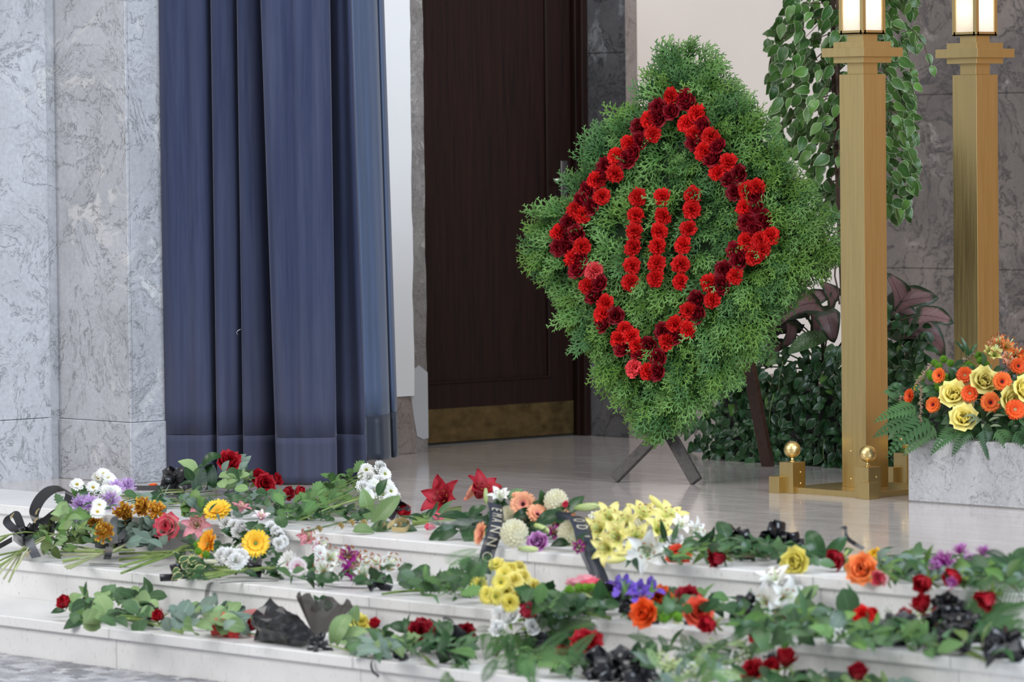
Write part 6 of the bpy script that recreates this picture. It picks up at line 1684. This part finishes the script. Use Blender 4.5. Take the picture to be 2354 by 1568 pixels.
for i in range(7):
    t = i / 6; rr = .012 + .064 * t ** .8; row = []
    for j in range(40):
        an = 2 * math.pi * j / 40; k = rr * (1 + .20 * t * abs(math.sin(3.5 * an))); row.append(c0 + ax * (.115 * t - .03 + .012 * t * math.cos(7 * an)) + w1 * math.cos(an) * k + w2 * math.sin(an) * k * .8)
    rows.append(row)
b.grid(rows, [[(0, 0)] * 40 for _ in rows], 0, True); link('tulle_cuff', b.mesh('tulle_cuff', [M['film_brown']]), q.root)
b = MB(); rows = [[r_ + DH * .0 + (r_ - c0) * .0 for r_ in [c0 + ax * (.03 + .05 * t) + (w1 * math.cos(an) + w2 * math.sin(an)) * (.018 + .03 * t) for an in [2 * math.pi * j / 24 for j in range(24)]]] for t in (0, .5, 1)]
b.grid(rows, [[(0, 0)] * 24 for _ in rows], 0, True); link('clear_sleeve', b.mesh('clear_sleeve', [M['cello']]), q.root)
q.fol([(720, 1400), (750, 1400)], 10, 5, 'oval', 'dark', (.05, .06), (.07, .09), up=1.5); q.bow(728, 1480, .035, 8, 'black', .02, .006, 3, 'curled_ribbon')
q.stem((810, 1498), (735, 1478), .003, 'stem', .008, .02)
q = BQ('leafy_rose', 'yellow rose half covered by a broad pale leaf above a dangling black ribbon', 'rose', 2, 830, 1478)
q.head('rose', 'lemon', 826, 1442, .055, (.2, .6, .7), .75); q.lf(770, 1478, .25, .75, .12, 'broad', 'pale', .02, .1, (-.2, .4, .9)); q.lf(800, 1455, .3, .9, .09, 'broad', 'pale', .04, .1, (0, .3, 1)); q.lf(775, 1470, .85, .35, .10, 'broad', 'pale', .03); q.lf(790, 1490, .9, .15, .08, 'oval', 'rose', .01)
q.fol([(780, 1480), (850, 1485), (930, 1490)], 20, 26, ('oval', 'heart'), ('rose', 'pale', 'euca'), (.05, .08), (.008, .06)); q.lf(905, 1488, .8, .4, .09, 'mum', 'pale', .03)
q.bow(870, 1498, .028, 5, 'black', .02, .010, 1); q.bow(920, 1508, .024, 4, 'black', .015, .010, 0)
e2 = EDGE[2]
P_ = [on_y(866, 1506, e2 + .02), on_y(862, 1512, e2 - .006), on_y(853, 1525, e2 - .012), on_y(858, 1545, e2 - .02), on_y(870, 1556, e2 - .03), on_y(856, 1568, e2 - .03), on_y(846, 1585, e2 - .03)]
link('dangling_ribbon', ribbon_mesh(P_, cdir(.6, .5, .4) * .0042, M['black'], 'dangling_ribbon', 34), q.root)
single('small red rose beside the yellow one on the lowest step', 2, 858, 1444, 'red', (920, 1495), (.1, .8, .5), 'bud', .6, .06, 5, group=None)
q = BQ('rose_bouquet', 'dark red roses under black net with deep green leaves on the lowest step', 'bouquet', 2, 1000, 1490)
for x, y, s_ in ((955, 1456, .8), (972, 1448, .7), (1008, 1458, .5), (1072, 1460, .7)): q.head('rose', 'wine', x, y, .06, None, s_)
q.fol([(930, 1475), (1070, 1490)], 26, 54, ('oval', 'lance'), ('dark', 'dark', 'rose'), (.055, .085), (.008, .07), up=.7); q.bow(1035, 1475, .055, 7, 'tulle_black', .05, .02, 0, 'net_wrap'); q.bow(1045, 1445, .04, 3, 'tulle_black', .08, .006, 0, 'net_loop')
for i in range(3): q.stem((990 + i * 6, 1530 + i), (960, 1500), .0022, 'stem', .006, .01)
q = BQ('fern_bouquet', 'ferns around white and deep pink roses on the lowest step', 'bouquet', 2, 1180, 1520)
q.head('rose', 'white', 1170, 1428, .12, (-.3, .7, .6), 1.0); q.head('rose', 'white', 1193, 1418, .12, (.1, .8, .5), .8); q.head('bud', 'rosepink', 1212, 1416, .125, (.1, .6, .7), .9); q.head('bud', 'white', 1218, 1446, .10, (.2, .3, .9), .75); q.head('rose', 'white', 1150, 1450, .10, (-.5, .5, .7), .6)
for i in range(44):
    x, y = q.R.uniform(1075, 1300), q.R.uniform(1440, 1535); q.lf(x, y, (x - 1180) / 110 + q.R.gauss(0, .3), q.R.gauss(-.05, .5), q.R.uniform(.09, .14), q.R.choice(('leatherfern', 'frond')), q.R.choice(('fern', 'fern', 'mum')), q.R.uniform(.02, .07), .5)
for i in range(16):
    x, y = q.R.uniform(1230, 1300), q.R.uniform(1390, 1450); q.lf(x, y, q.R.gauss(.3, .4), q.R.uniform(.3, 1), q.R.uniform(.05, .08), 'leatherfern', q.R.choice(('euca', 'fern')), .09)
q.bow(1245, 1475, .04, 4, 'black', .06, .010, 2); q.bow(1235, 1510, .03, 5, 'black', .02, .010, 1)
for i in range(5): q.stem((1300 + i * 8, 1548 - i * 6), (1230, 1500 + i * 3), .0028, 'wood_stem' if i % 2 else 'stem', .008, .03)
single('large red rose in front of the riser with upright leaves', 2, 1347, 1492, 'red', (1300, 1545), (.05, .75, .6), 'rose', 1.05, .06, 8, group=None)
single('tiny dark red rose at the edge of the ferns', 2, 1299, 1502, 'wine', (1360, 1540), (-.3, .5, .8), 'bud', .6, .05, 4, group=None)
q = BQ('black_bow', 'big black satin bow with a few leaves on the lowest step', 'bow', 2, 1440, 1550)
for x, y, s_ in ((1392, 1530, .06), (1420, 1535, .06), (1455, 1535, .05), (1475, 1545, .05)): q.bow(x, y, s_, 6, 'black', .035, .020, 1)
q.fol([(1460, 1520), (1500, 1515)], 12, 12, ('oval', 'lance'), ('dark', 'rose'), (.05, .07), (.04, .08), up=1.4); q.head('floret', 'white', 1500, 1520, .06, None, .6)
q = BQ('greenery_bunch', 'loose bunch of feathery greenery with tiny buds on the lowest step', 'greenery', 2, 1600, 1560)
for i in range(60):
    x, y = q.R.uniform(1500, 1730), q.R.uniform(1490, 1590); q.lf(x, y, q.R.gauss(0, .6), q.R.uniform(-.1, 1), q.R.uniform(.06, .10), q.R.choice(('leatherfern', 'frond', 'lance')), q.R.choice(('euca', 'fern', 'mum', 'pale')), q.R.uniform(.02, .09))
for i in range(16): q.head('floret', q.R.choice(('white', 'palegreen', 'palegreen')), q.R.uniform(1490, 1730), q.R.uniform(1478, 1560), .08, None, .8)
q.stem((1545, 1525), (1625, 1590), .004, 'stem_pale', .05, .02); q.head('bud', 'red', 1560, 1530, .05, (-.3, .8, .3), .45); q.head('bud', 'red', 1590, 1518, .06, (.2, .8, .3), .35)
single('red rose leftmost of the group at the bottom right', 2, 1738, 1552, 'red', (1830, 1585), (-.5, .6, .6), 'rose', .85, .05, 6, group=None)
single('red rose in the middle of the group at the bottom right', 2, 1775, 1548, 'red', (1850, 1590), (-.2, .6, .7), 'bud', .9, .06, 4, group=None)
a = single('red rose standing highest in the group at the bottom right', 2, 1806, 1532, 'red', (1870, 1590), (.1, .9, .3), 'bud', .95, .08, 5, group=None)
a.fol([(1730, 1562), (1880, 1572)], 14, 18, 'oval', ('rose', 'pale', 'dark'), (.06, .085), (.01, .06)); a.bow(1775, 1522, .025, 4, 'black', .09, .007, 0); a.bow(1850, 1562, .03, 5, 'film_black', .05, .012, 0)
single('dark red rose nearly cut off at the bottom edge', 2, 1978, 1562, 'wine', (2060, 1600), (-.2, .8, .4), 'bud', .9, .06, 4, group=None)
q = BQ('leaf_spray', 'spray of pale rose leaves by the dark red rose at the bottom', 'greenery', 2, 2000, 1580)
q.fol([(1900, 1572), (2100, 1580)], 12, 22, 'oval', ('rose', 'pale', 'euca'), (.06, .09), (.01, .06)); q.stem((2090, 1590), (1920, 1572), .003, 'stem_dark', .008, .02)
